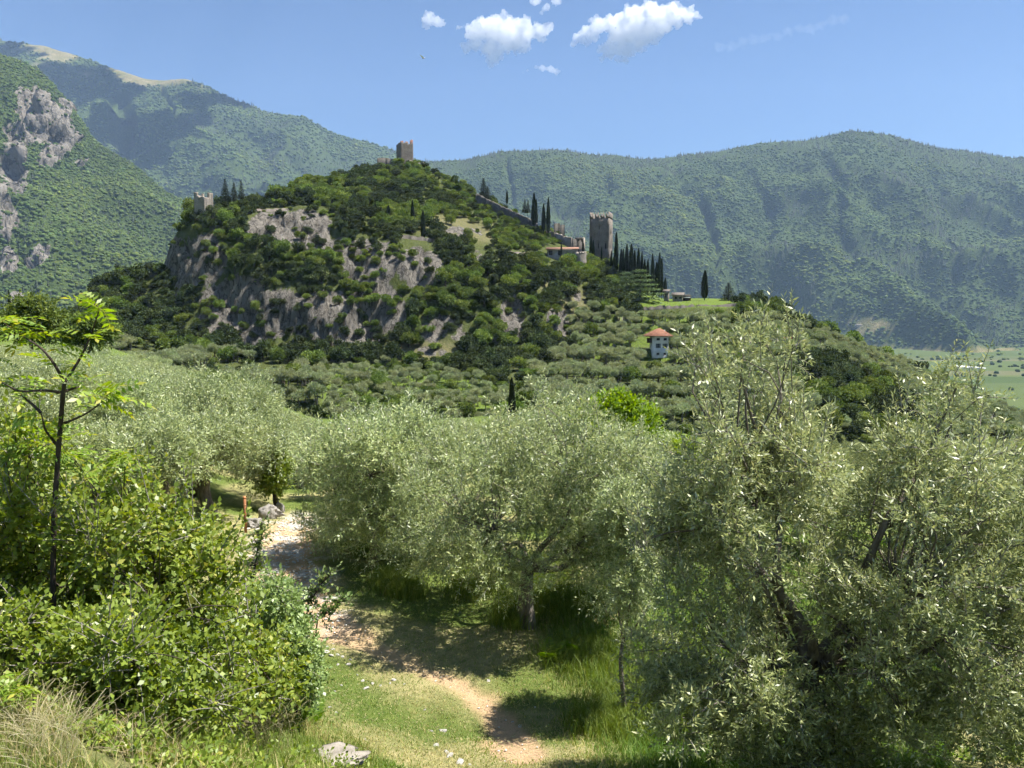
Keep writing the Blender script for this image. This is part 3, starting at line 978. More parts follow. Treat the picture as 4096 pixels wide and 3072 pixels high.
# clouds above the frame whose shadows lie on the high mountain
BV_FAR = BVHTree.FromPolygons([Vector(v) for v in g_far.reshape(-1, 3)], grid_faces(*g_far.shape[:2]).tolist())
SHADOWS = [[(215, 305, 55), (290, 325, 65), (370, 345, 65), (450, 375, 55), (500, 400, 35)], [(410, 470, 35), (480, 510, 45), (580, 535, 60), (690, 520, 60), (780, 480, 50)], [(730, 385, 35), (820, 390, 50), (910, 405, 50), (980, 420, 30)],
           [(20, 195, 40), (80, 205, 35), (130, 225, 25)]]
LAB = ['white cloud above the high mountain shading the slope beside the rocky flank', 'white cloud above the high mountain shading its middle hollow', 'white cloud above the high mountain shading the end of its ridge', 'white cloud above the picture corner shading the summit slope']
for k, bl in enumerate(SHADOWS):
    q = []
    for X, Y, rp in bl:
        h_ = BV_FAR.ray_cast(Vector((0, 0, 0)), ray(X, Y))[0]
        if h_ is None:
            continue
        s_ = (2700.0 - h_.z) / SUN[2]
        q.append((h_.x + SUN[0] * s_, h_.y + SUN[1] * s_, h_.z + SUN[2] * s_, rp * h_.y / F))
    ym = np.mean([a[1] for a in q])
    q = [(a[0], ym + 0.25 * (a[1] - ym), a[2], a[3] * 1.1) for a in q]
    cen = np.mean([a[:3] for a in q], axis=0)
    o = obj('cloud', cloud_mesh('cloud', [(*(np.array(a[:3]) - cen), a[3]) for a in q], 220 + k, M_DENSE, 20.0, 0.5, 12), loc=cen, scale=(1, 3.6, 1.5))
    tag(o, LAB[k], 'cloud')
# ---------------------------------------------------------------- plant builders
def unit(v):
    return v / (np.linalg.norm(v, axis=-1, keepdims=True) + 1e-9)


class Leaves:
    """collects leaf blades (four-cornered, slightly folded) for one crown"""
    def __init__(self):
        self.v, self.t = [], []

    def add(self, base, direction, normal, length, width, tint, mid=0.45):
        d = unit(direction)
        s = unit(np.cross(d, normal))
        n = np.cross(s, d)
        L = np.asarray(length)[..., None]; W = np.asarray(width)[..., None] * 0.5
        m = base + d * L * mid
        q = np.stack([base, m + s * W + n * W * 0.25, base + d * L, m - s * W + n * W * 0.25], -2)
        self.v.append(q.reshape(-1, 3)); self.t.append(np.asarray(tint, float).ravel())

    def mesh(self, name, mat):
        v = np.concatenate(self.v); t_ = np.clip(np.concatenate(self.t), 0, 1)
        return mesh(name, v, np.arange(len(v)).reshape(-1, 4), [mat], {'tint': t_})


class Tubes:
    def __init__(self):
        self.v, self.f, self.n = [], [], 0

    def add(self, pts, rad, sides=6, jitter=0.0, r=None):
        pts = np.asarray(pts, float); k = len(pts)
        rad = np.broadcast_to(np.asarray(rad, float), (k,))
        tan = unit(np.gradient(pts, axis=0))
        up = np.array([0.31, 0.95, 0.05]) if abs(tan[0][2]) > 0.6 else np.array([0, 0.1, 1.0])
        a = unit(np.cross(tan, up)); b = np.cross(tan, a)
        ang = np.linspace(0, 2 * math.pi, sides, endpoint=False)
        rr = rad[:, None] * np.ones(sides)
        if jitter and r is not None:
            rr = rr * (1 + jitter * r.normal(size=(k, sides)))
        ring = pts[:, None] + rr[..., None] * (np.cos(ang)[None, :, None] * a[:, None] + np.sin(ang)[None, :, None] * b[:, None])
        i = np.arange(k - 1)[:, None] * sides; j = np.arange(sides)[None, :]; j2 = (j + 1) % sides
        f = np.stack([i + j, i + j2, i + sides + j2, i + sides + j], -1).reshape(-1, 4) + self.n
        self.v.append(ring.reshape(-1, 3)); self.f.append(f); self.n += k * sides

    def mesh(self, name, mat):
        return mesh(name, np.concatenate(self.v), np.concatenate(self.f), [mat], smooth_shade=True)


def bend(a, b, r, wob=0.12, n=7, sag=0.0):
    a = np.asarray(a, float); b = np.asarray(b, float)
    t = np.linspace(0, 1, n)[:, None]
    L = np.linalg.norm(b - a)
    p = a + (b - a) * t
    o = r.normal(size=3) * wob * L
    p = p + np.sin(t * math.pi) * o + np.sin(t * 2 * math.pi) * r.normal(size=3) * wob * 0.4 * L
    p[:, 2] += np.sin(t[:, 0] * math.pi) * sag * L
    return p


def twig_leaves(lv, tb, org, direc, length, k, leaf_len, leaf_w, r, spread=0.9, droop=0.0, tint_sh=0.0, stems=None):
    """twigs with k leaves each, opposite in pairs, all at once"""
    n = len(org)
    direc = unit(direc)
    length = np.broadcast_to(length, (n,))
    side = unit(np.cross(direc, r.normal(size=(n, 3))))
    f = np.linspace(0.12, 1.0, k)[None, :, None]
    base = org[:, None] + direc[:, None] * f * length[:, None, None]
    base = base - np.array([0, 0, 1.0]) * (f ** 2) * droop * length[:, None, None]
    sg = np.where(np.arange(k) % 2 == 0, 1.0, -1.0)[None, :, None]
    rot = (np.arange(k) // 2)[None, :, None] * 1.4 + r.uniform(0, 6, (n, 1, 1))
    s2 = np.cross(direc, side)
    sd = np.cos(rot) * side[:, None] + np.sin(rot) * s2[:, None]
    d = direc[:, None] * 0.75 + sg * sd * spread + r.normal(size=(n, k, 3)) * 0.25
    d[:, -1] = direc + r.normal(size=(n, 3)) * 0.2
    nrm = r.normal(size=(n, k, 3)) * 0.7 + np.array([0.25, -0.1, 1.0])
    L = leaf_len * r.uniform(0.7, 1.25, (n, k)); W = leaf_w * r.uniform(0.75, 1.2, (n, k))
    t_ = np.clip(r.beta(1.15, 1.25, (n, k)) + tint_sh, 0, 1)
    lv.add(base.reshape(-1, 3), d.reshape(-1, 3), nrm.reshape(-1, 3), L.ravel(), W.ravel(), t_.ravel())
    if tb is not None:
        for i in (range(n) if stems is None else r.choice(n, min(n, stems), replace=False)):
            tb.add([org[i], org[i] + direc[i] * length[i] * 0.55 - np.array([0, 0, droop * 0.3 * length[i]]), org[i] + direc[i] * length[i] - np.array([0, 0, droop * length[i]])],
                   [0.006, 0.004, 0.002], 3)


def crown_twigs(centers, radii, n, r, up=0.35, shell=0.55, squash=0.85):
    """twig roots and directions spread through clumps"""
    w = radii ** 2; w = w / w.sum()
    k = r.choice(len(centers), n, p=w)
    d = unit(r.normal(size=(n, 3)))
    rad = (shell + (1 - shell) * r.random(n)) * np.where(r.random(n) < 0.3, r.random(n), 1.0)
    o = centers[k] + d * (rad * radii[k])[:, None] * np.array([1, 1, squash])
    return o, unit(d + np.array([0, 0, up]) + 0.5 * r.normal(size=(n, 3))), k


def clumps_in(poly, D, depth, n, rpx, r, ground_fn=None):
    """clump centres filling a tree's outline at distance D, thickest in the middle"""
    P = np.array(poly, float)
    x0, y0 = P.min(0); x1, y1 = P.max(0)
    out, rad = [], []
    tries = 0
    while len(out) < n and tries < 60000:
        tries += 1
        X, Y = r.uniform(x0, x1), r.uniform(y0, y1)
        q = rpx * r.uniform(0.6, 1.25)
        ang = np.linspace(0, 6.28, 8, endpoint=False)
        ins = inside(poly, X + q * 0.72 * np.cos(ang), Y + q * 0.72 * np.sin(ang))
        if not ins.all():
            q *= 0.55
            if not inside(poly, X + q * 0.7 * np.cos(ang), Y + q * 0.7 * np.sin(ang)).all():
                continue
            dd = D + r.normal() * depth * 0.25
        else:
            dd = D + np.clip(r.normal() * 0.55, -1, 1) * depth
        c = at(X, Y, dd)
        if ground_fn is not None and c[2] < ground_fn(c[0], c[1]) + 0.25:
            continue
        out.append(c); rad.append(q * dd / F)
    return np.array(out), np.array(rad)


def make_tree(name, label, cat, base, centers, radii, mats, r, n_twigs, k, leaf, trunk_r, fork_h, limbs, twig_len=0.22, group=None, stems=600, up=0.3, droop=0.1, spread=0.9, lean=(0, 0),
              fine=True, trunk_pts=None, tint_fn=None, shoots=0):
    """a tree with its own trunk, limbs running to the leaf clumps, and crown"""
    root = thing(name, label, cat, base, 0, group)
    base = np.asarray(base, float)
    ce = centers - base
    lv, tb, tw = Leaves(), Tubes(), Tubes()
    fork = np.array([lean[0], lean[1], fork_h])
    if trunk_pts is None:
        tp = bend((0, 0, -0.25), fork, r, 0.06, 8)
    else:
        tp = np.array(trunk_pts, float)
        fork = tp[-1]
    q = np.linspace(0, 1, len(tp))
    tb.add(tp, trunk_r * (1.35 - 0.55 * q + 0.25 * np.exp(-q * 6)), 10, 0.06, r)
    # main limbs to clusters of clumps
    if limbs:
        order = r.permutation(len(ce))
        seeds = ce[order[:limbs]]
        for _ in range(4):
            lab = np.argmin(((ce[:, None] - seeds[None]) ** 2).sum(-1), 1)
            seeds = np.array([ce[lab == i].mean(0) if (lab == i).any() else seeds[i] for i in range(limbs)])
        for i in range(limbs):
            tgt = fork + (seeds[i] - fork) * 0.8
            lp = bend(fork - np.array([0, 0, 0.1]), tgt, r, 0.1, 9, 0.06)
            tb.add(lp, np.linspace(trunk_r * 0.5, min(0.02, trunk_r * 0.2), 9), 7, 0.04, r)
            for c in ce[lab == i]:
                j = int(np.argmin(((lp[2:] - c) ** 2).sum(1))) + 2
                bp = bend(lp[j], c, r, 0.1, 6, 0.04)
                tb.add(bp, np.linspace(min(0.016, trunk_r * 0.2), 0.004, 6), 4)
    o, d, kk = crown_twigs(ce, radii, n_twigs, r, up)
    sh = 0.0
    if tint_fn is not None:
        sh = tint_fn(o + base)
    else:
        sh = (0.16 * fbm((o + base) * 0.9, 2, 3))
    twig_leaves(lv, tw if fine else None, o, d, twig_len * r.uniform(0.6, 1.4, n_twigs), k, leaf[0], leaf[1], r, spread, droop, np.asarray(sh)[..., None] if np.ndim(sh) else sh, stems)
    if shoots:
        topc = np.argsort(-(ce[:, 2] + 0.3 * r.normal(size=len(ce))))[:max(6, int(len(ce) * 0.55))]
        kk = r.choice(topc, shoots)
        so = ce[kk] + unit(r.normal(size=(shoots, 3)) + np.array([0, 0, 0.8])) * (radii[kk] * 0.8)[:, None]
        sd = unit(r.normal(size=(shoots, 3)) * 0.45 + np.array([0, 0, 1.0]) + 0.5 * unit(so - ce.mean(0)))
        twig_leaves(lv, tw if fine else None, so, sd, twig_len * r.uniform(1.4, 3.2, shoots), 20, leaf[0] * 1.05, leaf[1], r, spread, 0.12, 0.08)
    tr = obj('trunk', tb.mesh('trunk', mats[1]), root)
    cr = obj('crown', lv.mesh('crown', mats[0]), root)
    tag(cr, kind='stuff')
    if fine and tw.n:
        tag(obj('twigs', tw.mesh('twigs', mats[2] if len(mats) > 2 else mats[1]), root), kind='stuff')
    return root


def proto_tree(kind, seed):
    """one mesh (crown with its trunk) of a tree seen from afar, unit crown radius about 1"""
    r = np.random.default_rng(seed)
    lv, tb = Leaves(), Tubes()
    if kind == 'oak' or kind == 'decid':
        m = r.integers(9, 15)
        d = unit(r.normal(size=(m, 3))); d[:, 2] = np.abs(d[:, 2]) * 1.1 - 0.25
        cen = d * r.uniform(0.35, 0.75, (m, 1)) * np.array([1, 1, 0.9]) + np.array([0, 0, 0.95])
        rad = r.uniform(0.25, 0.48, m)
        n = 1500
        o, dd, k = crown_twigs(cen, rad, n, r, 0.35, 0.7)
        lv.add(o, dd, r.normal(size=(n, 3)) * 0.8 + unit(o - np.array([0, 0, 0.7])) * 0.9 + np.array([0, 0, .6]), r.uniform(0.10, 0.2, n), r.uniform(0.09, 0.16, n), np.clip(r.beta(2, 2, n) + r.normal(0, 0.15, m)[k], 0, 1))
        tb.add([(0, 0, -0.3), (0.02, 0, 0.3), (0, 0.03, 0.9)], [0.08, 0.06, 0.03], 5)
        mat = M_OAK if kind == 'oak' else M_DECID
        bark = M_BARK
    elif kind == 'olive':
        m = r.integers(8, 13)
        d = unit(r.normal(size=(m, 3))); d[:, 2] = np.abs(d[:, 2]) * 0.8 - 0.1
        cen = d * r.uniform(0.3, 0.72, (m, 1)) * np.array([1, 1, 0.8]) + np.array([0, 0, 1.05])
        rad = r.uniform(0.22, 0.4, m)
        n = 1500
        o, dd, k = crown_twigs(cen, rad, n, r, 0.45, 0.6)
        lv.add(o, dd, r.normal(size=(n, 3)) + np.array([0, 0, .5]), r.uniform(0.12, 0.24, n), r.uniform(0.045, 0.08, n), np.clip(r.beta(2, 2, n) + r.normal(0, 0.12, m)[k], 0, 1))
        tb.add([(0, 0, -0.3), (0.05, 0.02, 0.25), (-0.03, 0.03, 0.6), (0, 0, 0.9)], [0.10, 0.08, 0.06, 0.03], 5)
        mat, bark = M_OLIVE_FAR, M_BARK_OLIVE
    elif kind == 'cypress':
        n = 2600
        z = r.random(n) ** 0.85
        a = r.uniform(0, 6.283, n)
        prof = np.interp(z, [0, 0.06, 0.2, 0.45, 0.7, 0.9, 1.0], [0.45, 0.75, 1.0, 0.92, 0.66, 0.3, 0.02])
        lump = 1 + 0.22 * fbm(np.stack([np.cos(a) * 1.3, np.sin(a) * 1.3, z * 9], -1), 3, seed)
        rr = prof * lump * (0.72 + 0.3 * r.random(n))
        o = np.stack([rr * np.cos(a), rr * np.sin(a), z * 0.97 + 0.02], -1)
        out = np.stack([np.cos(a), np.sin(a), 0 * a], -1)
        # built in a unit box: radius 1, height 1; leaves are sized for a slim tree about 1 to 8
        dr = unit(out * 0.5 + np.array([0, 0, 0.22]) + 0.12 * r.normal(size=(n, 3)))
        L = r.uniform(0.25, 0.5, n)
        d = unit(dr)
        s = unit(np.cross(d, out + 0.3 * r.normal(size=(n, 3))))
        tip = o + d * L[:, None] * np.array([0.6, 0.6, 0.12])
        mid = (o + tip) / 2
        w = (0.14 * r.uniform(0.7, 1.4, n))[:, None]
        sv = np.stack([-np.sin(a), np.cos(a), 0 * a], -1) * w
        q = np.stack([o - np.array([0, 0, .01]), mid + sv, tip + np.array([0, 0, .015]), mid - sv], -2)
        lv.v.append(q.reshape(-1, 3)); lv.t.append(r.beta(2, 2, n))
        tb.add([(0, 0, -0.06), (0, 0, 0.5), (0, 0, 0.95)], [0.14, 0.1, 0.02], 5)
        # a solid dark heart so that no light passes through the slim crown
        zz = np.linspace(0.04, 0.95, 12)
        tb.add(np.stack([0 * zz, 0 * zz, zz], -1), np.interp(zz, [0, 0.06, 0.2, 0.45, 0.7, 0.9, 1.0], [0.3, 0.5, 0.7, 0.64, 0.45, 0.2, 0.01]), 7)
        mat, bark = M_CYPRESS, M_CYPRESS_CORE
    else:   # conifer / cedar, unit height 1, radius about 0.35
        cedar = kind == 'cedar'
        layers = 9 if cedar else 13
        for i in range(layers):
            z = (i + 0.6) / layers
            R = (0.52 * (1 - z ** 2.2) + 0.06) if cedar else (0.36 * (1 - z) ** 0.9 + 0.008)
            m = 10 if cedar else 12
            for b in range(m):
                a = 2.4 * (b + i * 1.7) + r.normal(0, 0.2)
                q = R * r.uniform(0.75, 1.12)
                tip = np.array([q * math.cos(a), q * math.sin(a), z + (0.0 if cedar else -0.03)])
                k = 70 if cedar else 26
                f = r.random(k) ** 0.7
                c = np.array([0, 0, z]) * (1 - f[:, None]) + tip * f[:, None]
                c += r.normal(size=(k, 3)) * np.array([0.05 if cedar else 0.03, 0.05 if cedar else 0.03, 0.018 if cedar else 0.014])
                dr = unit(tip - np.array([0, 0, z])) + r.normal(size=(k, 3)) * 0.5
                dr[:, 2] *= 0.4
                lv.add(c, dr, r.normal(size=(k, 3)) * 0.35 + np.array([0, 0, 1.0]), r.uniform(0.04, 0.09, k) * (1.15 - 0.8 * z), r.uniform(0.02, 0.045, k) * (1.15 - 0.8 * z), r.beta(2, 2, k))
        tb.add([(0, 0, -0.05), (0, 0, 0.5), (0, 0, 0.97)], [0.025, 0.017, 0.004], 6)
        mat, bark = (M_CEDAR if cedar else M_CONIFER), M_BARK
    a = np.concatenate(lv.v); nl = len(a) // 4
    b = np.concatenate(tb.v); fb = np.concatenate(tb.f) + len(a)
    tint = np.concatenate([np.clip(np.concatenate(lv.t), 0, 1), np.full(len(fb), 0.3)])
    return mesh(kind + '_tree', np.concatenate([a, b]), [np.arange(nl * 4).reshape(-1, 4), fb], [mat, bark], {'tint': tint},
                mat_index=np.concatenate([np.zeros(nl, int), np.ones(len(fb), int)]))


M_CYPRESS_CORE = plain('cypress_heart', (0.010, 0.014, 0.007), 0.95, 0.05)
PROTO = {k: [proto_tree(k, 300 + 10 * i + j) for j in range(n)] for i, (k, n) in enumerate([('oak', 5), ('decid', 5), ('olive', 5), ('cypress', 4), ('conifer', 3), ('cedar', 1)])}

# ---------------------------------------------------------------- finding the ground
hv_ = [Vector(v) for v in gh.reshape(-1, 3)]
BV_HILL = BVHTree.FromPolygons(hv_, grid_faces(NHC, NHR).tolist())
BV_GROUND = BVHTree.FromPolygons([Vector(v) for v in G_ground.reshape(-1, 3)], grid_faces(*G_ground.shape[:2]).tolist())
O0 = Vector((0, 0, 0))


def look(X, Y):
    """where the line of sight through X, Y meets the hill or the near ground"""
    d = ray(X, Y)
    a = BV_HILL.ray_cast(O0, d); b = BV_GROUND.ray_cast(O0, d)
    if a[0] is None:
        return b[0]
    if b[0] is None or a[3] < b[3]:
        return a[0]
    return b[0]


def drop(x, y):
    z = -1e9
    for bv in (BV_HILL, BV_GROUND):
        h = bv.ray_cast(Vector((x, y, 900)), Vector((0, 0, -1)))
        if h[0] is not None:
            z = max(z, h[0].z)
    return z


def hill_point(X, Y, D=None):
    """ground under a thing whose foot is seen at X, Y; D overrides the distance"""
    if D is None:
        h = look(X, Y)
        if h is not None:
            return np.array(h)
        D = 330.0
    return at(X, Y, D)
# ---------------------------------------------------------------- the castle
def stone_material(name, dark, mid, light, sc=1.0):
    t = NT(name)
    p = t.pos((sc,) * 3, 'Object')
    br = t.n('ShaderNodeTexBrick')
    ps = t.n('ShaderNodeVectorMath', operation='ADD')
    mp = t.n('ShaderNodeMapping'); mp.inputs['Rotation'].default_value = (math.radians(90), 0, 0)
    t.l(p, mp.inputs[0])
    t.l(mp.outputs[0], br.inputs['Vector'])
    br.inputs['Scale'].default_value = 1.4
    br.inputs['Color1'].default_value = (*mid, 1); br.inputs['Color2'].default_value = (*light, 1); br.inputs['Mortar'].default_value = (*dark, 1)
    br.inputs['Mortar Size'].default_value = 0.03
    br.inputs['Bias'].default_value = -0.2
    n1 = t.noise(p, 0.45, 7.0, 0.7); n2 = t.noise(t.pos((1.6 * sc, 1.6 * sc, 0.35 * sc), 'Object'), 1.0, 5.0)
    c = t.ramp(n1, [(0.3, dark), (0.5, mid), (0.72, light)])
    c = t.mix(0.45, c, br.outputs['Color'])
    c = t.mix(t.math('MULTIPLY', t.math('SUBTRACT', n2, 0.45, clamp=True), 1.6, clamp=True), c, tuple(q * 0.55 for q in mid))
    return t.done(t.bsdf(c, 0.95, 0.1, n1, 0.25))


M_STONE = stone_material('castle_stone', (0.10, 0.085, 0.073), (0.18, 0.155, 0.132), (0.27, 0.24, 0.203))
M_STONE_PALE = stone_material('pale_castle_stone', (0.15, 0.13, 0.11), (0.245, 0.215, 0.18), (0.36, 0.32, 0.27))
M_STONE_DARK = stone_material('weathered_wall_stone', (0.06, 0.055, 0.048), (0.12, 0.108, 0.092), (0.21, 0.19, 0.165))
M_BRICKTOP = plain('reddish_parapet_brick', (0.27, 0.145, 0.105), 0.9, 0.1, 0.35, 2.0)
M_PLASTER = plain('grey_plaster', (0.30, 0.28, 0.245), 0.9, 0.1, 0.22, 1.2)
M_WHITE = plain('whitewashed_plaster', (0.62, 0.62, 0.60), 0.9, 0.1, 0.16, 0.9)
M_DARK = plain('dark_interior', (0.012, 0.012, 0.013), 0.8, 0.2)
M_GLASS = plain('window_glass', (0.03, 0.035, 0.04), 0.12, 0.6)
M_SHUTTER = plain('grey_green_shutter', (0.14, 0.16, 0.15), 0.6, 0.2)
M_WOODDARK = plain('dark_timber', (0.05, 0.035, 0.025), 0.8, 0.2)
M_TERRA = None
t = NT('terracotta_tiles')
p = t.pos((1, 1, 1), 'Object')
wv = t.n('ShaderNodeTexWave'); wv.bands_direction = 'X'
t.l(p, wv.inputs['Vector']); wv.inputs['Scale'].default_value = 1.6; wv.inputs['Distortion'].default_value = 0.4
nz = t.noise(p, 1.3, 5.0, 0.7)
c = t.ramp(nz, [(0.3, (0.24, 0.115, 0.075)), (0.55, (0.34, 0.165, 0.105)), (0.8, (0.42, 0.25, 0.18))])
M_TERRA = t.done(t.bsdf(c, 0.9, 0.1, wv.outputs['Color'], 0.12))


M_TERRA_OLD = plain('weathered_brown_tiles', (0.23, 0.135, 0.095), 0.9, 0.1, 0.3, 1.5)


def wall_cells(us, ws, solid, thick):
    """a wall standing in local X (along) and Z (up), thickness in +Y; us, ws cut lines; solid(i,j)->bool. Real openings with reveals."""
    nu, nw = len(us) - 1, len(ws) - 1
    S_ = np.array([[bool(solid(i, j)) for j in range(nw)] for i in range(nu)])
    vs, fs, idx = [], [], {}

    def v(i, j, k):
        key = (i, j, k)
        if key not in idx:
            idx[key] = len(vs)
            vs.append((us[i], thick * k, ws[j]))
        return idx[key]
    for i in range(nu):
        for j in range(nw):
            if not S_[i, j]:
                continue
            fs.append((v(i, j, 0), v(i + 1, j, 0), v(i + 1, j + 1, 0), v(i, j + 1, 0)))
            fs.append((v(i, j, 1), v(i, j + 1, 1), v(i + 1, j + 1, 1), v(i + 1, j, 1)))
            if i == 0 or not S_[i - 1, j]:
                fs.append((v(i, j, 0), v(i, j + 1, 0), v(i, j + 1, 1), v(i, j, 1)))
            if i == nu - 1 or not S_[i + 1, j]:
                fs.append((v(i + 1, j, 0), v(i + 1, j, 1), v(i + 1, j + 1, 1), v(i + 1, j + 1, 0)))
            if j == 0 or not S_[i, j - 1]:
                fs.append((v(i, j, 0), v(i, j, 1), v(i + 1, j, 1), v(i + 1, j, 0)))
            if j == nw - 1 or not S_[i, j + 1]:
                fs.append((v(i, j + 1, 0), v(i + 1, j + 1, 0), v(i + 1, j + 1, 1), v(i, j + 1, 1)))
    return np.array(vs, float), fs


def wall_mesh(name, w, h, thick, mat, openings=(), top=None, rough=0.0, seed=0, z0=0.0):
    """w wide, h high, openings (x0,x1,z0,z1); top(u)->height of a ruined edge, 0..w"""
    us = sorted(set([0.0, w] + [q for o in openings for q in o[:2]]))
    ws = sorted(set([z0, h] + [q for o in openings for q in o[2:]]))
    if top is not None or rough:
        us = sorted(set(us + list(np.linspace(0, w, max(6, int(w / 0.55))))))
        ws = sorted(set(ws + list(np.linspace(z0, h, max(6, int((h - z0) / 0.45))))))

    def solid(i, j):
        u, z = (us[i] + us[i + 1]) / 2, (ws[j] + ws[j + 1]) / 2
        for a, b, c_, d in openings:
            if a < u < b and c_ < z < d:
                return False
        return top is None or z < top(u)
    v, f = wall_cells(us, ws, solid, thick)
    if rough:
        n = fbm(v * 0.9 + seed, 3, 7)
        v = v + np.stack([n, fbm(v * 0.9 + 40, 3, 8), fbm(v * 0.9 + 80, 3, 9)], -1) * rough
    return mesh(name, v, f, [mat])


def box_mesh(name, x0, x1, y0, y1, z0, z1, mat):
    v = np.array([(x, y, z) for x in (x0, x1) for y in (y0, y1) for z in (z0, z1)], float)
    return mesh(name, v, [(0, 1, 3, 2), (4, 6, 7, 5), (0, 4, 5, 1), (2, 3, 7, 6), (0, 2, 6, 4), (1, 5, 7, 3)], [mat])


def prism(name, pts, y0, y1, mat):
    """outline pts (x,z) pushed through y0..y1"""
    n = len(pts)
    v = [(x, y0, z) for x, z in pts] + [(x, y1, z) for x, z in pts]
    f = [tuple(range(n)), tuple(range(2 * n - 1, n - 1, -1))] + [(i, i + n, (i + 1) % n + n, (i + 1) % n) for i in range(n)]
    return mesh(name, v, f, [mat])


def swallowtail(w, h):
    return [(-w / 2, 0), (w / 2, 0), (w / 2, h * 0.55), (w * 0.46, h), (w * 0.22, h * 0.72), (0, h * 0.38), (-w * 0.22, h * 0.72), (-w * 0.46, h), (-w / 2, h * 0.55)]


def tower(label, foot, w, d, h, rotz, mat, openings, tops, merlon=None, thick=1.1, rough=0.0, sink=4.0):
    """square tower of four walls (front, right, back, left) with true openings; foot = centre of the base"""
    root = thing('tower', label, 'tower', foot, rotz)
    specs = [((-w / 2, -d / 2), 0, w), ((w / 2, -d / 2), math.pi / 2, d), ((w / 2, d / 2), math.pi, w), ((-w / 2, d / 2), -math.pi / 2, d)]
    for k, ((x, y), a, L) in enumerate(specs):
        ins = 0.0 if k % 2 == 0 else thick - 0.004
        e = 0.0 if k % 2 == 0 else 0.003
        me = wall_mesh('wall', L - 2 * ins, h, thick, mat, [(o[0] - ins, o[1] - ins, o[2], o[3]) for o in openings.get(k, [])], tops.get(k), rough, k * 13, -sink)
        o = obj('wall', me, root, (x + ins * math.cos(a), y + ins * math.sin(a), 0), (0, 0, a))
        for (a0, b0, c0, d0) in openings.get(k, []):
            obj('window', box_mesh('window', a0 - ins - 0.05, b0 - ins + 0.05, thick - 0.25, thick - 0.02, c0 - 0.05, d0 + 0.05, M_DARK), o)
    fl = obj('roof_deck', box_mesh('roof_deck', -w / 2 + thick, w / 2 - thick, -d / 2 + thick, d / 2 - thick, min([h] + [q(0) for q in tops.values()]) - 2.2, min([h] + [q(0) for q in tops.values()]) - 1.9, M_STONE_DARK), root)
    if merlon:
        mw, mh, cnt, mm, shape = merlon
        me = prism('merlon', shape(mw, mh), 0.02, 0.55, mm)
        for k, ((x, y), a, L) in enumerate(specs):
            for i in range(cnt):
                u = L * (i + 0.5) / cnt if cnt > 1 else L / 2
                u = mw / 2 + 0.02 + (L - mw - 0.04) * i / (cnt - 1)
                if k % 2 and i in (0, cnt - 1):
                    u += 0.58 if i == 0 else -0.58
                obj('merlon', me, root, (x + u * math.cos(a), y + u * math.sin(a), h - 0.01), (0, 0, a))
    return root


def px_w(n, D):
    return n * D / F


# great tower with swallow-tail battlements
D = 322.0
foot = at(2408, 1038, D)
w = px_w(78, D); hgt = px_w(1038 - 878, D)
az = math.atan2(foot[0], foot[1])
tower('tall square stone tower with swallowtail battlements beside the cypress row', foot + np.array([0, w / 2, 0]), w, w, hgt, -az - math.radians(11), M_STONE,
      {0: [(w * 0.45, w * 0.50, hgt * 0.74, hgt * 0.83), (w * 0.42, w * 0.48, hgt * 0.27, hgt * 0.4), (w * 0.80, w * 0.86, hgt * 0.26, hgt * 0.4), (w * 0.2, w * 0.23, hgt * 0.5, hgt * 0.56)],
       1: [(w * 0.45, w * 0.53, hgt * 0.25, hgt * 0.33), (w * 0.45, w * 0.53, hgt * 0.6, hgt * 0.68)]}, {}, (1.35, 2.7, 4, M_STONE, swallowtail))
# summit tower
D = 428.0
foot = at(1616, 645, D)
w = px_w(52, D); hgt = px_w(645 - 572, D)
az = math.atan2(foot[0], foot[1])


def ruined(h, seed, amp, sc=0.8, spikes=()):
    def f(u):
        q = h - amp * (0.5 + 0.9 * float(vnoise(np.array([u * sc, seed, 0.3]), seed)))
        for c_, wd, hh in spikes:
            if abs(u - c_) < wd:
                q = max(q, hh)
        return q
    return f


tower('square ruined keep on the summit of the hill', foot + np.array([0, w / 2, 0]), w, w * 0.95, hgt, -az + math.radians(20), M_STONE, {0: []},
      {0: ruined(hgt, 3, 0.7, 1.1, [(w - 0.5, 0.6, hgt), (w * 0.1, 0.4, hgt)]), 1: ruined(hgt, 4, 0.7, 1.1), 2: ruined(hgt, 5, 0.6), 3: ruined(hgt, 6, 0.7, 1.3)},
      None, 1.0)
root = [o for o in bpy.data.objects if o.get('label', '').startswith('square ruined keep')][0]
for i, u in enumerate([0.02, 0.14, 0.46, 0.56, 0.86, 0.97]):
    hh = [0.7, 0.9, 0.7, 0.6, 1.6, 2.0][i]
    obj('merlon', box_mesh('merlon', -0.4, 0.4, 0.03, 0.6, -0.9, hh, M_BRICKTOP), root, (-w / 2 + 0.35 + u * (w - 0.7), -w * 0.475, hgt - 0.25))
# left tower, broken top
D = 279.0
foot = at(806, 850, D)
w = px_w(50, D); hgt = px_w(850 - 770, D)
az = math.atan2(foot[0], foot[1])
tower('broken square watchtower at the cliff edge', foot + np.array([0, w / 2, 0]), w, w, hgt, -az - math.radians(42), M_STONE_PALE,
      {0: [(w * 0.42, w * 0.52, hgt * 0.6, hgt * 0.7)], 1: []},
      {0: lambda u: hgt if u < w * 0.33 else hgt - 1.5 - 0.35 * (u / w) - 0.2 * math.sin(u * 3), 1: lambda u: hgt if u > w * 0.62 - 1.0 else hgt - 1.9,
       2: lambda u: hgt - 1.2 - 0.8 * abs(math.sin(u * 1.3)) if 0.9 < u < w - 0.6 else hgt, 3: lambda u: hgt if u > w * 0.7 else hgt - 0.9}, None, 0.8)


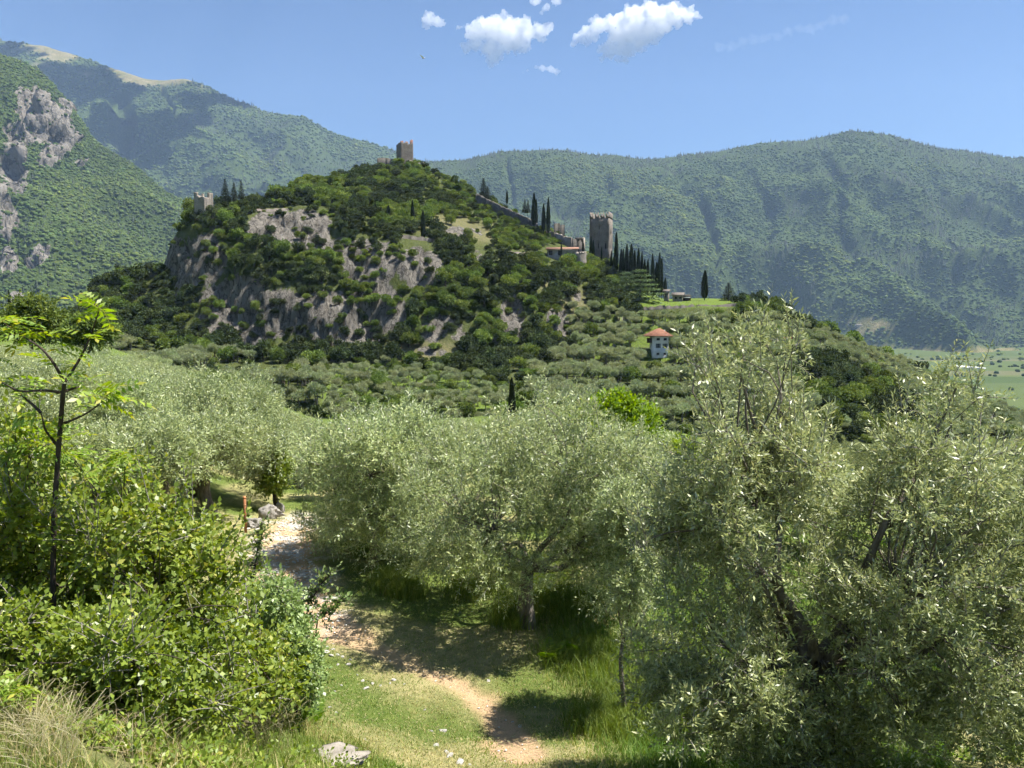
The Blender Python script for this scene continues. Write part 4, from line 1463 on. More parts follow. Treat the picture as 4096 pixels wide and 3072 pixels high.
def curtain(label, pts, height, mat, thick=0.9, jag=0.35, name='wall', group=None, sink=2.5):
    """a wall along picture points (X, Ytop, D): one piece per stretch under one thing"""
    P = [at(X, Y, D_) for X, Y, D_ in pts]
    root = thing('curtain_wall', label, 'wall', P[0] - np.array([0, 0, height]), 0, group)
    root['kind'] = 'thing'
    o0 = P[0] - np.array([0, 0, height])
    for i in range(len(P) - 1):
        a, b = P[i], P[i + 1]
        L = math.hypot(b[0] - a[0], b[1] - a[1])
        ang = math.atan2(b[1] - a[1], b[0] - a[0])
        n = max(4, int(L / 0.8))
        u = np.linspace(0, L, n + 1)
        zt = np.linspace(a[2], b[2], n + 1) - o0[2] + jag * np.array([vnoise(np.array([q * 0.7 + i * 9, 3.1, 0.7]), 5) for q in u]) - jag * 0.5 * (np.arange(n + 1) % 3 == 0)
        zb = np.linspace(a[2], b[2], n + 1) - o0[2] - height - sink
        v = np.concatenate([np.stack([u, 0 * u, zb], -1), np.stack([u, 0 * u, zt], -1), np.stack([u, 0 * u + thick, zt], -1), np.stack([u, 0 * u + thick, zb], -1)])
        m = n + 1
        f = []
        for k in range(n):
            for q in range(3):
                f.append((q * m + k, q * m + k + 1, (q + 1) * m + k + 1, (q + 1) * m + k))
        f += [(0, m, 2 * m, 3 * m), (m - 1, 2 * m - 1, 3 * m - 1, 4 * m - 1)]
        obj('wall', mesh('wall', v, f, [mat]), root, (a[0] - o0[0], a[1] - o0[1], 0), (0, 0, ang))
    return root


curtain('dark battlement wall climbing the ridge below the summit conifers', [(1902, 772, 372), (1945, 795, 368), (2000, 822, 362), (2060, 848, 356), (2110, 872, 350), (2146, 893, 346)], 2.6, M_STONE_DARK)
curtain('long grey curtain wall running up to the tile-roofed house', [(1880, 1012, 283), (1935, 1003, 284), (1990, 1005, 287), (2060, 1006, 291), (2120, 1010, 294), (2176, 1013, 297)], 4.2, M_STONE)
curtain('low dark wall stub along the hilltop beside the keep', [(1508, 632, 430), (1545, 632, 430), (1582, 637, 430)], 1.6, M_STONE_DARK)
curtain('ruined arch wall below the summit keep', [(1618, 650, 424), (1635, 640, 424), (1655, 644, 424), (1668, 652, 423), (1690, 648, 422), (1700, 662, 421)], 3.0, M_STONE_PALE)
curtain('wall with a stepped edge on the cliff in the middle of the hill', [(1590, 938, 276), (1640, 942, 277), (1700, 950, 278), (1728, 955, 278), (1738, 1000, 277)], 4.0, M_STONE_DARK)
curtain('ruined twin wall block above the lower castle', [(2216, 894, 352), (2238, 893, 352), (2242, 899, 352), (2259, 898, 352)], 4.2, M_STONE_DARK)
curtain('pale outer wall stepping down from the ruined block', [(2185, 922, 348), (2215, 930, 345), (2250, 942, 340), (2285, 952, 336)], 4.0, M_STONE_PALE)
curtain('high ruin wall beside the tile-roofed house', [(2284, 950, 333), (2290, 953, 333), (2312, 962, 332), (2334, 973, 331)], 6.0, M_STONE_DARK)
curtain('dark retaining wall under the castle lawn', [(2478, 1240, 276), (2530, 1238, 276), (2590, 1228, 275), (2660, 1222, 274), (2720, 1223, 274), (2790, 1218, 274), (2870, 1216, 275), (2935, 1214, 276), (2992, 1214, 277)], 3.6, M_STONE_DARK, 1.0, 0.5)
curtain('low wall under the oaks by the cliff path', [(990, 838, 292), (1060, 836, 294), (1120, 834, 297), (1165, 832, 300)], 1.8, M_STONE)

# tile-roofed house at the wall's end
D = 303.0
foot = at(2192, 1040, D)
w = px_w(110, D); hgt = px_w(40, D); dp = 5.5
az = math.atan2(foot[0], foot[1])
hs = thing('house', 'long low castle house with a terracotta lean-to roof', 'house', foot, -az - math.radians(4))
op = [(w * 0.03, w * 0.16, hgt * 0.45, hgt * 0.93), (w * 0.36, w * 0.50, hgt * 0.45, hgt * 0.93), (w * 0.60, w * 0.64, hgt * 0.45, hgt * 0.65), (w * 0.86, w * 0.90, hgt * 0.45, hgt * 0.65)]
fw = obj('wall', wall_mesh('wall', w, hgt, 0.5, M_PLASTER, op, z0=-3.0), hs)
for a0, b0, c0, d0 in op:
    wn_ = obj('window', box_mesh('window', a0 - 0.04, b0 + 0.04, 0.42, 0.48, c0 - 0.04, d0 + 0.04, M_GLASS), hs)
    obj('frame', box_mesh('frame', a0 + (b0 - a0) / 2 - 0.06, a0 + (b0 - a0) / 2 + 0.06, 0.36, 0.415, c0, d0, M_WOODDARK), wn_)
obj('wall', prism('wall', [(0, -3), (dp, -3), (dp, hgt + 0.85), (0, hgt)], 0, 0.4, M_STONE_DARK), hs, (-0.003, 0.504, 0), (0, 0, math.pi / 2))
obj('wall', prism('wall', [(0, -3), (dp, -3), (dp, hgt + 0.85), (0, hgt)], 0, 0.4, M_PLASTER), hs, (w + 0.397, 0.504, 0), (0, 0, math.pi / 2))
obj('wall', box_mesh('wall', -0.4, w + 0.4, dp + 0.51, dp + 0.9, -3, hgt + 0.85, M_PLASTER), hs)
rv = np.array([(-1.0, -0.6, hgt + 0.02), (w + 1.0, -0.6, hgt + 0.02), (w + 1.0, dp + 1.0, hgt + 1.25), (-1.0, dp + 1.0, hgt + 1.25)])
rv = np.concatenate([rv, rv + np.array([0, 0, 0.25])])
obj('roof', mesh('roof', rv, [(0, 3, 2, 1), (4, 5, 6, 7), (0, 1, 5, 4), (1, 2, 6, 5), (2, 3, 7, 6), (3, 0, 4, 7)], [M_TERRA_OLD]), hs)
# round bastion at its right
D = 304.0
foot = at(2312, 1066, D)
rr_ = px_w(33, D); hh_ = px_w(62, D)
k = 28
vs, fs = [], []
zs = np.linspace(-4, hh_, 14)
rb = np.random.default_rng(5)
for j, z in enumerate(zs):
    for i in range(k):
        a = 2 * math.pi * i / k
        q = rr_ * (1.08 - 0.1 * (z + 4) / (hh_ + 4)) * (1 + 0.02 * rb.normal())
        top = z - (1.6 * abs(math.sin(a * 1.5 + 0.4)) if j == len(zs) - 1 else 0)
        vs.append((q * math.cos(a), q * math.sin(a), top))
for j in range(len(zs) - 1):
    for i in range(k):
        fs.append((j * k + i, j * k + (i + 1) % k, (j + 1) * k + (i + 1) % k, (j + 1) * k + i))
fs.append(tuple((len(zs) - 1) * k + i for i in range(k)))
tag(obj('bastion', mesh('bastion', vs, fs, [M_STONE_PALE]), None, foot), 'pale rounded bastion wall at the end of the tile-roofed house', 'bastion')
# box-like ruin with a sunlit gable above the house
D = 336.0
foot = at(2300, 985, D)
rt_ = thing('ruined_house', 'roofless ruin with a sunlit gable between the wall and the great tower', 'ruin', foot, -math.atan2(foot[0], foot[1]) - 0.2)
w2, h2 = px_w(30, D), px_w(34, D)
obj('wall', wall_mesh('wall', w2, h2, 0.6, M_STONE_DARK, [(w2 * 0.55, w2 * 0.8, h2 * 0.5, h2 * 0.75)], None, 0, 0, -3), rt_)
obj('wall', prism('wall', [(0, -3), (3.5, -3), (3.5, h2 * 0.85), (1.7, h2 * 1.05), (0, h2 * 0.9)], 0, 0.5, M_STONE_PALE), rt_, (w2 + 0.5, 0.0, 0), (0, 0, math.pi / 2))
obj('wall', box_mesh('wall', 0.05, w2 - 0.05, 3.0, 3.5, -3, h2 * 0.9, M_STONE_DARK), rt_)

# white three-storey house among the olives
D = look(2625, 1432).y
foot = at(2608, 1432, D)
w = px_w(64, D); hgt = px_w(86, D); dp = 5.2
hs = thing('white_house', 'white three-storey house with a red hipped roof among the olive terraces', 'house', foot, -math.atan2(foot[0] + w / 2, foot[1]) - math.radians(-8))
op = []
for fx in (0.27, 0.70):
    op += [(w * fx - 0.0, w * fx + 0.95, hgt * 0.83, hgt * 0.93), (w * fx - 0.25, w * fx + 1.2, hgt * 0.48, hgt * 0.67), (w * fx + 0.05, w * fx + 0.85, hgt * 0.15, hgt * 0.24)]
obj('wall', wall_mesh('wall', w, hgt, 0.4, M_WHITE, op, z0=-2.5), hs)
for a0, b0, c0, d0 in op:
    wd = obj('window', box_mesh('window', a0 - 0.03, b0 + 0.03, 0.28, 0.36, c0 - 0.03, d0 + 0.03, M_GLASS), hs)
    obj('sill', box_mesh('sill', a0 - 0.08, b0 + 0.08, -0.09, 0.1, c0 - 0.1, c0 - 0.002, M_PLASTER), wd)
    if d0 - c0 > hgt * 0.15:
        for q0, q1 in ((a0, a0 + (b0 - a0) * 0.40), (b0 - (b0 - a0) * 0.40, b0)):
            obj('shutter', box_mesh('shutter', q0, q1, 0.05, 0.11, c0 + 0.02, d0 - 0.02, M_SHUTTER), wd)
obj('wall', wall_mesh('wall', dp, hgt, 0.4, M_WHITE, [(dp * 0.4, dp * 0.6, hgt * 0.5, hgt * 0.64)], z0=-2.5), hs, (w - 0.003, 0.403, 0), (0, 0, math.pi / 2))
obj('wall', wall_mesh('wall', dp, hgt, 0.4, M_WHITE, [], z0=-2.5), hs, (0.403, 0.403, 0), (0, 0, math.pi / 2))
obj('wall', box_mesh('wall', 0.0, w, dp + 0.41, dp + 0.8, -2.5, hgt, M_WHITE), hs)
e = 1.25
ze = hgt + 0.02
rv = [(-e - 0.6, -e, ze), (w + e, -e, ze), (w + e, dp + 0.8 + e, ze), (-e - 0.6, dp + 0.8 + e, ze), (w * 0.42, dp * 0.5 + 0.3, ze + 2.1), (w * 0.58, dp * 0.5 + 0.5, ze + 2.1)]
rv += [(x, y, z - 0.2 if i < 4 else z - 0.25) for i, (x, y, z) in enumerate(rv)]
rv = [(x, y, z + 0.22) for x, y, z in rv]
obj('roof', mesh('roof', rv, [(0, 1, 5, 4), (1, 2, 5), (2, 3, 4, 5), (3, 0, 4), (0, 6, 7, 1), (1, 7, 8, 2), (2, 8, 9, 3), (3, 9, 6, 0), (6, 10, 11, 7), (7, 11, 8), (8, 11, 10, 9), (9, 10, 6)], [M_TERRA]), hs)
obj('balcony', box_mesh('balcony', -1.3, -0.02, 0.6, 2.6, hgt * 0.70, hgt * 0.92, M_WOODDARK), hs)
obj('chimney', box_mesh('chimney', w * 0.8, w * 0.8 + 0.5, dp * 0.7, dp * 0.7 + 0.5, hgt + 0.5, hgt + 1.9, M_PLASTER), hs)


def small_house(name, label, X, Y, D, wpx, hpx, dp, rot, wall, roof_h, group=None, roof=None):
    foot = at(X, Y, D)
    w, h = px_w(wpx, D), px_w(hpx, D)
    hs = thing(name, label, 'house', foot, rot, group)
    op = [(w * 0.2, w * 0.2 + 0.9, h * 0.35, h * 0.75), (w * 0.65, w * 0.65 + 0.9, h * 0.35, h * 0.75)] if w > 3.5 else [(w * 0.3, w * 0.6, h * 0.3, h * 0.7)]
    obj('wall', wall_mesh('wall', w, h, 0.35, wall, op, z0=-3), hs)
    for a0, b0, c0, d0 in op:
        obj('window', box_mesh('window', a0 - 0.03, b0 + 0.03, 0.25, 0.32, c0 - 0.03, d0 + 0.03, M_GLASS), hs)
    for x, mirror in ((0.3, 0), (w + 0.0, 1)):
        obj('wall', prism('wall', [(0, -3), (dp, -3), (dp, h), (dp / 2, h + roof_h), (0, h)], 0, 0.3, wall), hs, (x + (0.003 if mirror else -0.003), 0.355, 0), (0, 0, math.pi / 2))
    obj('wall', box_mesh('wall', 0, w, dp + 0.36, dp + 0.7, -3, h, wall), hs)
    e = 0.5
    ym = 0.355 + dp / 2
    rv = [(-e, -e, h - 0.15), (w + e, -e, h - 0.15), (w + e, ym, h + roof_h + 0.06), (-e, ym, h + roof_h + 0.06), (w + e, dp + 0.7 + e, h - 0.15), (-e, dp + 0.7 + e, h - 0.15)]
    rv += [(x, y, z + 0.22) for x, y, z in rv]
    obj('roof', mesh('roof', rv, [(0, 3, 2, 1), (3, 5, 4, 2), (6, 7, 8, 9), (9, 8, 10, 11), (0, 1, 7, 6), (4, 5, 11, 10), (1, 2, 8, 7), (2, 4, 10, 8), (3, 0, 6, 9), (5, 3, 9, 11)], [roof or M_TERRA]), hs)
    return hs


small_house('cottage', 'small brown-roofed cottage half hidden on the hill shoulder', 3112, 1372, 262, 46, 16, 3.5, -0.5, M_STONE, 1.1)
small_house('stone_hut', 'small stone hut at the end of the cypress row on the lawn', 2690, 1203, 296, 40, 22, 4.0, -0.25, M_STONE_PALE, 0.8, roof=M_STONE)
small_house('stone_turret', 'narrow pale turret hut beside the last cypress', 2655, 1200, 300, 18, 34, 2.0, -0.3, M_STONE_PALE, 0.5, roof=M_STONE)
# kiosk with a white awning edge
D = 297.0
foot = at(2722, 1205, D)
ks = thing('kiosk', 'dark open kiosk with a white awning on the castle lawn', 'kiosk', foot, -0.2)
w, h = px_w(40, D), px_w(24, D)
for x in (0.1, w - 0.1):
    for y in (0.1, 2.4):
        obj('post', box_mesh('post', x - 0.08, x + 0.08, y - 0.08, y + 0.08, -1.5, h * 0.75, M_WOODDARK), ks)
obj('back_wall', box_mesh('back_wall', 0.2, w - 0.2, 2.5, 2.6, -1.5, h * 0.74, M_WOODDARK), ks)
obj('roof', prism('roof', [(-0.3, h * 0.76), (w + 0.3, h * 0.76), (w - 0.4, h * 1.1), (0.6, h * 1.1)], -0.3, 2.9, M_STONE_DARK), ks)
obj('awning', box_mesh('awning', w * 0.25, w * 0.95, -0.9, -0.31, h * 0.55, h * 0.66, M_WHITE), ks)
# houses glimpsed in the dip behind the near olive
small_house('farmhouse', 'terracotta-roofed farmhouse wall glimpsed through the olive', 3716, 1915, 118, 60, 28, 5.0, 0.25, M_PLASTER, 1.3)
small_house('farmhouse', 'lower terracotta roof glimpsed through the olive', 3730, 2040, 92, 90, 26, 5.0, 0.5, M_STONE, 1.4)
small_house('farmhouse', 'tile-roofed house at the picture edge above the white roof', 4050, 2045, 96, 110, 30, 5.0, 0.1, M_PLASTER, 1.4)
D = 80.0
foot = at(4040, 2175, D)
sh_ = thing('shed', 'flat white shed roof at the picture edge', 'shed', foot, 0.25)
obj('wall', box_mesh('wall', 0, 5.5, 0, 4, -3, 0.9, M_PLASTER), sh_)
obj('roof', box_mesh('roof', -0.3, 5.8, -0.3, 4.3, 0.902, 1.1, M_WHITE), sh_)
# greenhouses on the plain
for i, (X, Y, wpx) in enumerate([(3868, 1474, 22), (3886, 1473, 22), (3908, 1475, 26), (3932, 1477, 24)]):
    d_ = ray(X, Y); s_ = VZ / d_.z
    c_ = np.array([d_.x * s_, d_.y * s_, VZ])
    L = wpx * c_[1] / F
    a = np.linspace(0, math.pi, 9)
    prof = [(-L / 2, 0)] + [(-L / 2 * math.cos(q), 2.0 + 1.8 * math.sin(q)) for q in a] + [(L / 2, 0)]
    g_ = thing('greenhouse', ['white greenhouse tunnel at the end nearest the castle hill', 'second white greenhouse tunnel from the castle hill', 'third white greenhouse tunnel from the castle hill', 'white greenhouse tunnel farthest from the castle hill'][i], 'greenhouse', c_, 0.0, 'white greenhouses on the plain')
    obj('tunnel', prism('tunnel', prof, 0, 45, M_WHITE), g_)
    obj('door', box_mesh('door', -1.2, 1.2, -0.06, -0.003, 0, 2.2, M_SHUTTER), g_)
# farm below the terraced field on the mountain foot
d_ = ray(3440, 1303)
hh = BVHTree.FromPolygons([Vector(v) for v in g_right.reshape(-1, 3)], grid_faces(*g_right.shape[:2]).tolist()).ray_cast(O0, d_)
if hh[0] is not None:
    D = hh[0].y - 4
    small_house('farmhouse', 'long farmhouse below the terraced field on the mountain foot', 3424, 1306, D, 40, 7, 9.0, 0.1, M_PLASTER, 2.0, roof=M_STONE_PALE)
# ---------------------------------------------------------------- trees on the castle hill
rng = np.random.default_rng(77)
count = {}


def put(kind, name, label, cat, p, sx, sz, group, seed=None, rot=None, lean=0.0):
    me = PROTO[kind][rng.integers(len(PROTO[kind])) if seed is None else seed]
    o = obj(name, me, None, p, (lean * rng.normal(), lean * rng.normal(), rng.uniform(0, 6.28) if rot is None else rot), (sx, sx, sz))
    return tag(o, label, cat, group)


G_CYP = 'cypresses on the castle hill'


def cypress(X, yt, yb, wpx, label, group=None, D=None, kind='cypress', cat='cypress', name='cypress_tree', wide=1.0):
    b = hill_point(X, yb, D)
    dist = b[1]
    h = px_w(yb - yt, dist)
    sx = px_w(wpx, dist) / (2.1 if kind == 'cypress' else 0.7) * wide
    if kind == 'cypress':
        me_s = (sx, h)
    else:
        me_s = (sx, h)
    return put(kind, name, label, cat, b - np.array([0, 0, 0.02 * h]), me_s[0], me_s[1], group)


ROW = [(2464, 933, 1090, 19), (2444, 1006, 1100, 13), (2456, 1021, 1155, 23), (2484, 998, 1100, 18), (2492, 997, 1105, 13), (2506, 979, 1110, 19), (2524, 978, 1125, 23), (2537, 1003, 1125, 17),
       (2552, 995, 1155, 19), (2566, 1009, 1160, 15), (2556, 1030, 1160, 17), (2577, 1040, 1178, 19), (2590, 1039, 1170, 17), (2608, 1017, 1180, 19), (2612, 1087, 1185, 19), (2625, 1050, 1180, 23),
       (2636, 1014, 1185, 19), (2645, 1035, 1185, 16), (2660, 1112, 1190, 17)]
for X, yt, yb, wpx in ROW:
    cypress(X, yt, yb, wpx, 'tall dark cypress in the close row descending from the great tower', 'cypress row below the great tower', D=312 - (yb - 1090) * 0.09)
for X, yt, yb, wpx, lab, D in [(2364, 946, 1040, 15, 'dark cypress against the left edge of the great tower', 318), (2373, 962, 1040, 13, 'shorter cypress before the left edge of the great tower', 317),
                               (2406, 988, 1045, 8, 'small thin cypress before the face of the great tower', 316), (2245, 968, 1042, 8, 'thin cypress before the tile-roofed house', 300),
                               (2331, 956, 1040, 7, 'slender cypress between the ruin and the great tower', 322), (2268, 1005, 1042, 5, 'tiny cypress at the bastion end of the tile-roofed house', 300),
                               (2136, 776, 900, 23, 'tallest and widest cypress above the ridge wall', 343), (2145, 800, 900, 13, 'slim cypress close behind the tallest one above the ridge wall', 348),
                               (2174, 818, 925, 17, 'bent-topped cypress between two taller ones on the ridge', 342), (2193, 793, 930, 17, 'pointed cypress standing last in the ridge group', 341),
                               (2028, 763, 815, 10, 'lone small cypress on the skyline behind the ridge wall', 372), (1693, 843, 955, 19, 'dark cypress beside the wall in the middle of the hill', 281),
                               (1651, 803, 920, 17, 'dark cypress uphill of the wall in the middle of the hill', 295), (1502, 808, 890, 11, 'thin cypress in the wood on the left flank of the dome', 305),
                               (1554, 823, 900, 21, 'broad dark cypress in the wood below the keep', 300), (2818, 1083, 1192, 29, 'lone cypress standing on the castle lawn', 298),
                               (1330, 800, 900, 22, 'dark cypress above the pale cliff', 300)]:
    cypress(X, yt, yb, wpx, lab, None, D)
for X, yt, yb, wpx, lab, D in [(2099, 796, 850, 26, 'small conifer on the skyline left of the ridge cypresses', 360), (2112, 800, 850, 22, 'conifer touching the ridge cypresses', 358), (1934, 712, 790, 46, 'tall dark conifer at the top of the ridge wall', 375),
                               (1950, 745, 800, 38, 'shorter dark conifer on the ridge wall', 372), (902, 716, 800, 42, 'tall conifer nearest the broken watchtower', 300), (937, 730, 800, 36, 'middle conifer behind the broken watchtower', 300),
                               (966, 722, 795, 30, 'thin-topped conifer farthest from the broken watchtower', 302), (2913, 1128, 1200, 62, 'small dark conical conifer at the edge of the lawn', 298), (2540, 1005, 1120, 22, 'paler conifer within the cypress row', 325)]:
    cypress(X, yt, yb, wpx, lab, None, D, 'conifer', 'conifer', 'conifer_tree')
for X, yt, yb, wpx, lab, D in [(2560, 1075, 1240, 165, 'spreading cedar with flat layered branches below the cypress row', 288), (2505, 1085, 1235, 120, 'narrower cedar beside the spreading one', 290)]:
    cypress(X, yt, yb, wpx, lab, None, D, 'cedar', 'cedar', 'cedar_tree', 0.72)
cypress(2047, 1508, 1720, 34, 'dark blunt-topped cypress standing alone in the olive grove', None, 62.0)
cypress(42, 1160, 1290, 16, 'small cypress at the picture edge before the rocky flank', None, 210.0)

DARKPATCH = [(3150, 1420), (3350, 1440), (3560, 1560), (3700, 1640), (3760, 1780), (3450, 1750), (3250, 1650)]
used_cells = {}


def free(p, rad, f=0.56):
    c = (int(p[0] // 4), int(p[1] // 4), int(p[2] // 4))
    for dx in (-1, 0, 1):
        for dy in (-1, 0, 1):
            for dz in (-1, 0, 1):
                for q, r_ in used_cells.get((c[0] + dx, c[1] + dy, c[2] + dz), ()):
                    if (q[0] - p[0]) ** 2 + (q[1] - p[1]) ** 2 + (q[2] - p[2]) ** 2 < (f * (rad + r_)) ** 2:
                        return False
    used_cells.setdefault(c, []).append((p, rad))
    return True


KEEP_OUT = [(1585, 640, 60, 16), (1616, 640, 40, 30), (1660, 650, 50, 16), (2410, 1010, 45, 60), (2230, 1020, 80, 42), (2030, 1028, 150, 26), (2310, 1030, 40, 45), (2606, 1395, 64, 70), (2740, 1200, 230, 34), (815, 840, 36, 34),
            (2310, 965, 40, 35), (2740, 1236, 270, 32), (2047, 1525, 36, 70), (2620, 1455, 60, 45), (2240, 910, 40, 25), (1660, 970, 75, 34), (3115, 1362, 30, 22)]
found = {'oak': [], 'decid': [], 'olive': []}
NTRY = 34000
TX = rng.uniform(230, 4200, NTRY); TY = rng.uniform(640, 1760, NTRY)
TR = rockness(TX, TY)
TN = fbm(np.stack([TX / 60, TY / 60, 0 * TX], -1), 3, 301)
TB = fbm(np.stack([TX / 110, TY / 80, 0 * TX + 4], -1), 3, 302)
in_ol = inside(OLIVES, TX, TY) | inside(LEFT_OLIVES, TX, TY); in_dk = inside(DARKPATCH, TX, TY); in_me = inside(MEADOW, TX, TY)
for i in range(NTRY):
    X, Y = TX[i], TY[i]
    if any(((X - a) / c) ** 2 + ((Y - b) / d) ** 2 < 1 for a, b, c, d in KEEP_OUT):
        continue
    d = ray(X, Y)
    h = BV_HILL.ray_cast(O0, d)
    if h[0] is None or h[3] > 470:
        continue
    p = np.array(h[0])
    if p[1] < 150:
        continue
    if in_dk[i]:
        kind, rad = ('oak' if TB[i] > -0.1 else 'decid'), rng.uniform(2.6, 4.2)
    elif in_me[i]:
        u = rng.random()
        if u < 0.55:
            continue
        kind, rad = ('olive', rng.uniform(1.5, 2.1)) if u < 0.85 else ('decid', rng.uniform(1.3, 2.3))
    elif in_ol[i]:
        kind, rad = 'olive', rng.uniform(1.9, 2.8)
        fr_ = (p[2] + 0.7 * float(fbm(p * np.array([1, 1, 0]) / 40.0, 2, 31))) / 3.4
        if abs((fr_ - math.floor(fr_) + 0.3) % 1.0 - 0.35) > 0.2 and X < 3300:
            continue
        if rng.random() < 0.10:
            kind, rad = 'decid', rng.uniform(1.5, 3.0)
    else:
        rk = TR[i] + 0.35 * TN[i]
        if rk > 0.36 and rng.random() < 0.95:
            continue
        small = rk > 0.2
        kind = 'oak' if TB[i] + 0.25 * rng.normal() > (0.05 if Y > 900 else -0.12) else 'decid'
        if 1850 < X < 2320 and 780 < Y < 1010:
            kind = 'decid' if rng.random() < 0.8 else 'oak'
            small = True
        rad = rng.uniform(1.4, 2.4) if small else rng.uniform(2.2, 4.0)
        if any(((X - a) / c) ** 2 + ((Y - b) / dd_) ** 2 < 1 for a, b, c, dd_ in [(1800, 900, 150, 50), (1700, 1405, 180, 40)]) and rng.random() < 0.75:
            continue
    if free(p, rad, 0.44 if kind == 'olive' and not in_me[i] else 0.56):
        found[kind].append((p, rad))
ZONES = {'oak': ('holm_oak_tree', 'dark evergreen oak crown in the wood on the castle hill', 'tree', 'dark evergreen oaks on the castle hill'),
         'decid': ('deciduous_tree', 'light green broadleaf crown on the castle hill and its cliffs', 'tree', 'light green broadleaf trees on the castle hill'),
         'olive': ('olive_tree', 'small grey green olive on the terraces below the castle', 'olive tree', 'terrace olives below the castle')}
WHERE = [('in the wood on the dome below the summit keep', lambda X, Y: Y < 880 and X < 1900), ('on the open slope under the ridge wall', lambda X, Y: X >= 1750 and X < 2340 and Y < 1040),
         ('on the bluff under the broken watchtower', lambda X, Y: X < 960 and Y < 1130), ('on the cliffs between the bare rock faces', lambda X, Y: X < 1750 and Y < 1330),
         ('at the foot of the cliffs', lambda X, Y: X < 1300), ('around the green meadow terraces under the cliffs', lambda X, Y: X < 2080 and Y > 1400),
         ('on the slope below the tile-roofed house and great tower', lambda X, Y: X < 2560 and Y < 1330), ('on the olive terraces above the white house', lambda X, Y: X < 3000 and Y < 1400),
         ('on the olive terraces below the white house', lambda X, Y: X < 3000), ('on the hill shoulder running down to the valley', lambda X, Y: True)]
WHAT = {'oak': ('holm_oak_tree', 'dark evergreen oak', 'tree'), 'decid': ('deciduous_tree', 'light green broadleaf tree', 'tree'), 'olive': ('olive_tree', 'small grey green olive', 'olive tree')}


def zone_label(kind, p):
    X, Y = project(p)
    nm, what, cat = WHAT[kind]
    w_ = [q for q, f in WHERE if f(X, Y)][0]
    return nm, what + ' ' + w_, cat, what + 's ' + w_


rest_p, rest_s, rest_i = [], [], []
PROTO_MID = []
for k in ('oak', 'decid', 'olive'):
    PROTO_MID += [bpy.data.objects.new(k + '_tree', m) for m in PROTO[k]]
base_i = {'oak': 0, 'decid': 5, 'olive': 10}
for kind, L in found.items():
    L.sort(key=lambda q: -q[1] / np.linalg.norm(q[0]))
    for n, (p, rad) in enumerate(L):
        nm, lab, cat, grp = zone_label(kind, p)
        hs_ = rng.uniform(0.85, 1.2)
        sink = np.array([0, 0, 0.35 * rad if kind != 'olive' else 0.1])
        if n < (95 if kind == 'olive' else 290):
            put(kind, nm, lab, cat, p - sink, rad, rad * hs_, grp, lean=0.08)
        else:
            rest_p.append(p - sink); rest_s.append((rad, rad, rad * hs_)); rest_i.append(base_i[kind] + rng.integers(5))
print('hill trees', {k: len(v) for k, v in found.items()})
# undergrowth between the trees: low shrubs, and trees on the parts of the hill turned away
ii = rng.integers(0, NHC - 1, 5200); jj = rng.integers(8, NHR - 4, 5200)
okk = (rock[ii, jj] < 0.2) & (flat_lawn[ii, jj] < 0.2) & (om[ii, jj] < 0.3) & (drym[ii, jj] < 0.5)
ii, jj = ii[okk], jj[okk]
for i, j in zip(ii, jj):
    p = gh[i, j]; X, Y = hX[i, j], hY[i, j]
    if any(((X - a) / c) ** 2 + ((Y - b) / d) ** 2 < 1 for a, b, c, d in KEEP_OUT):
        continue
    s_ = rng.uniform(0.7, 1.7)
    rest_p.append(p - np.array([0, 0, 0.4 * s_])); rest_s.append((s_, s_, s_ * rng.uniform(0.6, 1.0))); rest_i.append(rng.integers(0, 10))
# shrubs rooted in cracks of the cliffs
sel = np.argwhere((rock > 0.5) & (hr > 0.3))
sel = sel[rng.choice(len(sel), min(len(sel), 230), replace=False)]
for i, j in sel:
    s_ = rng.uniform(0.5, 1.3)
    rest_p.append(gh[i, j] - np.array([0, 0, 0.4 * s_])); rest_s.append((s_, s_, s_ * 0.8)); rest_i.append(rng.integers(0, 10))
scatter_object('undergrowth', np.array(rest_p), np.array(rest_s), np.array(rest_i), PROTO_MID, 'shrubs and undergrowth between the trees of the castle hill')
# ---------------------------------------------------------------- the olive grove
def gz(x, y):
    return float(ground_z(np.array(x), np.array(y)))


MO = (M_OLIVE, M_BARK_OLIVE, M_TWIG)


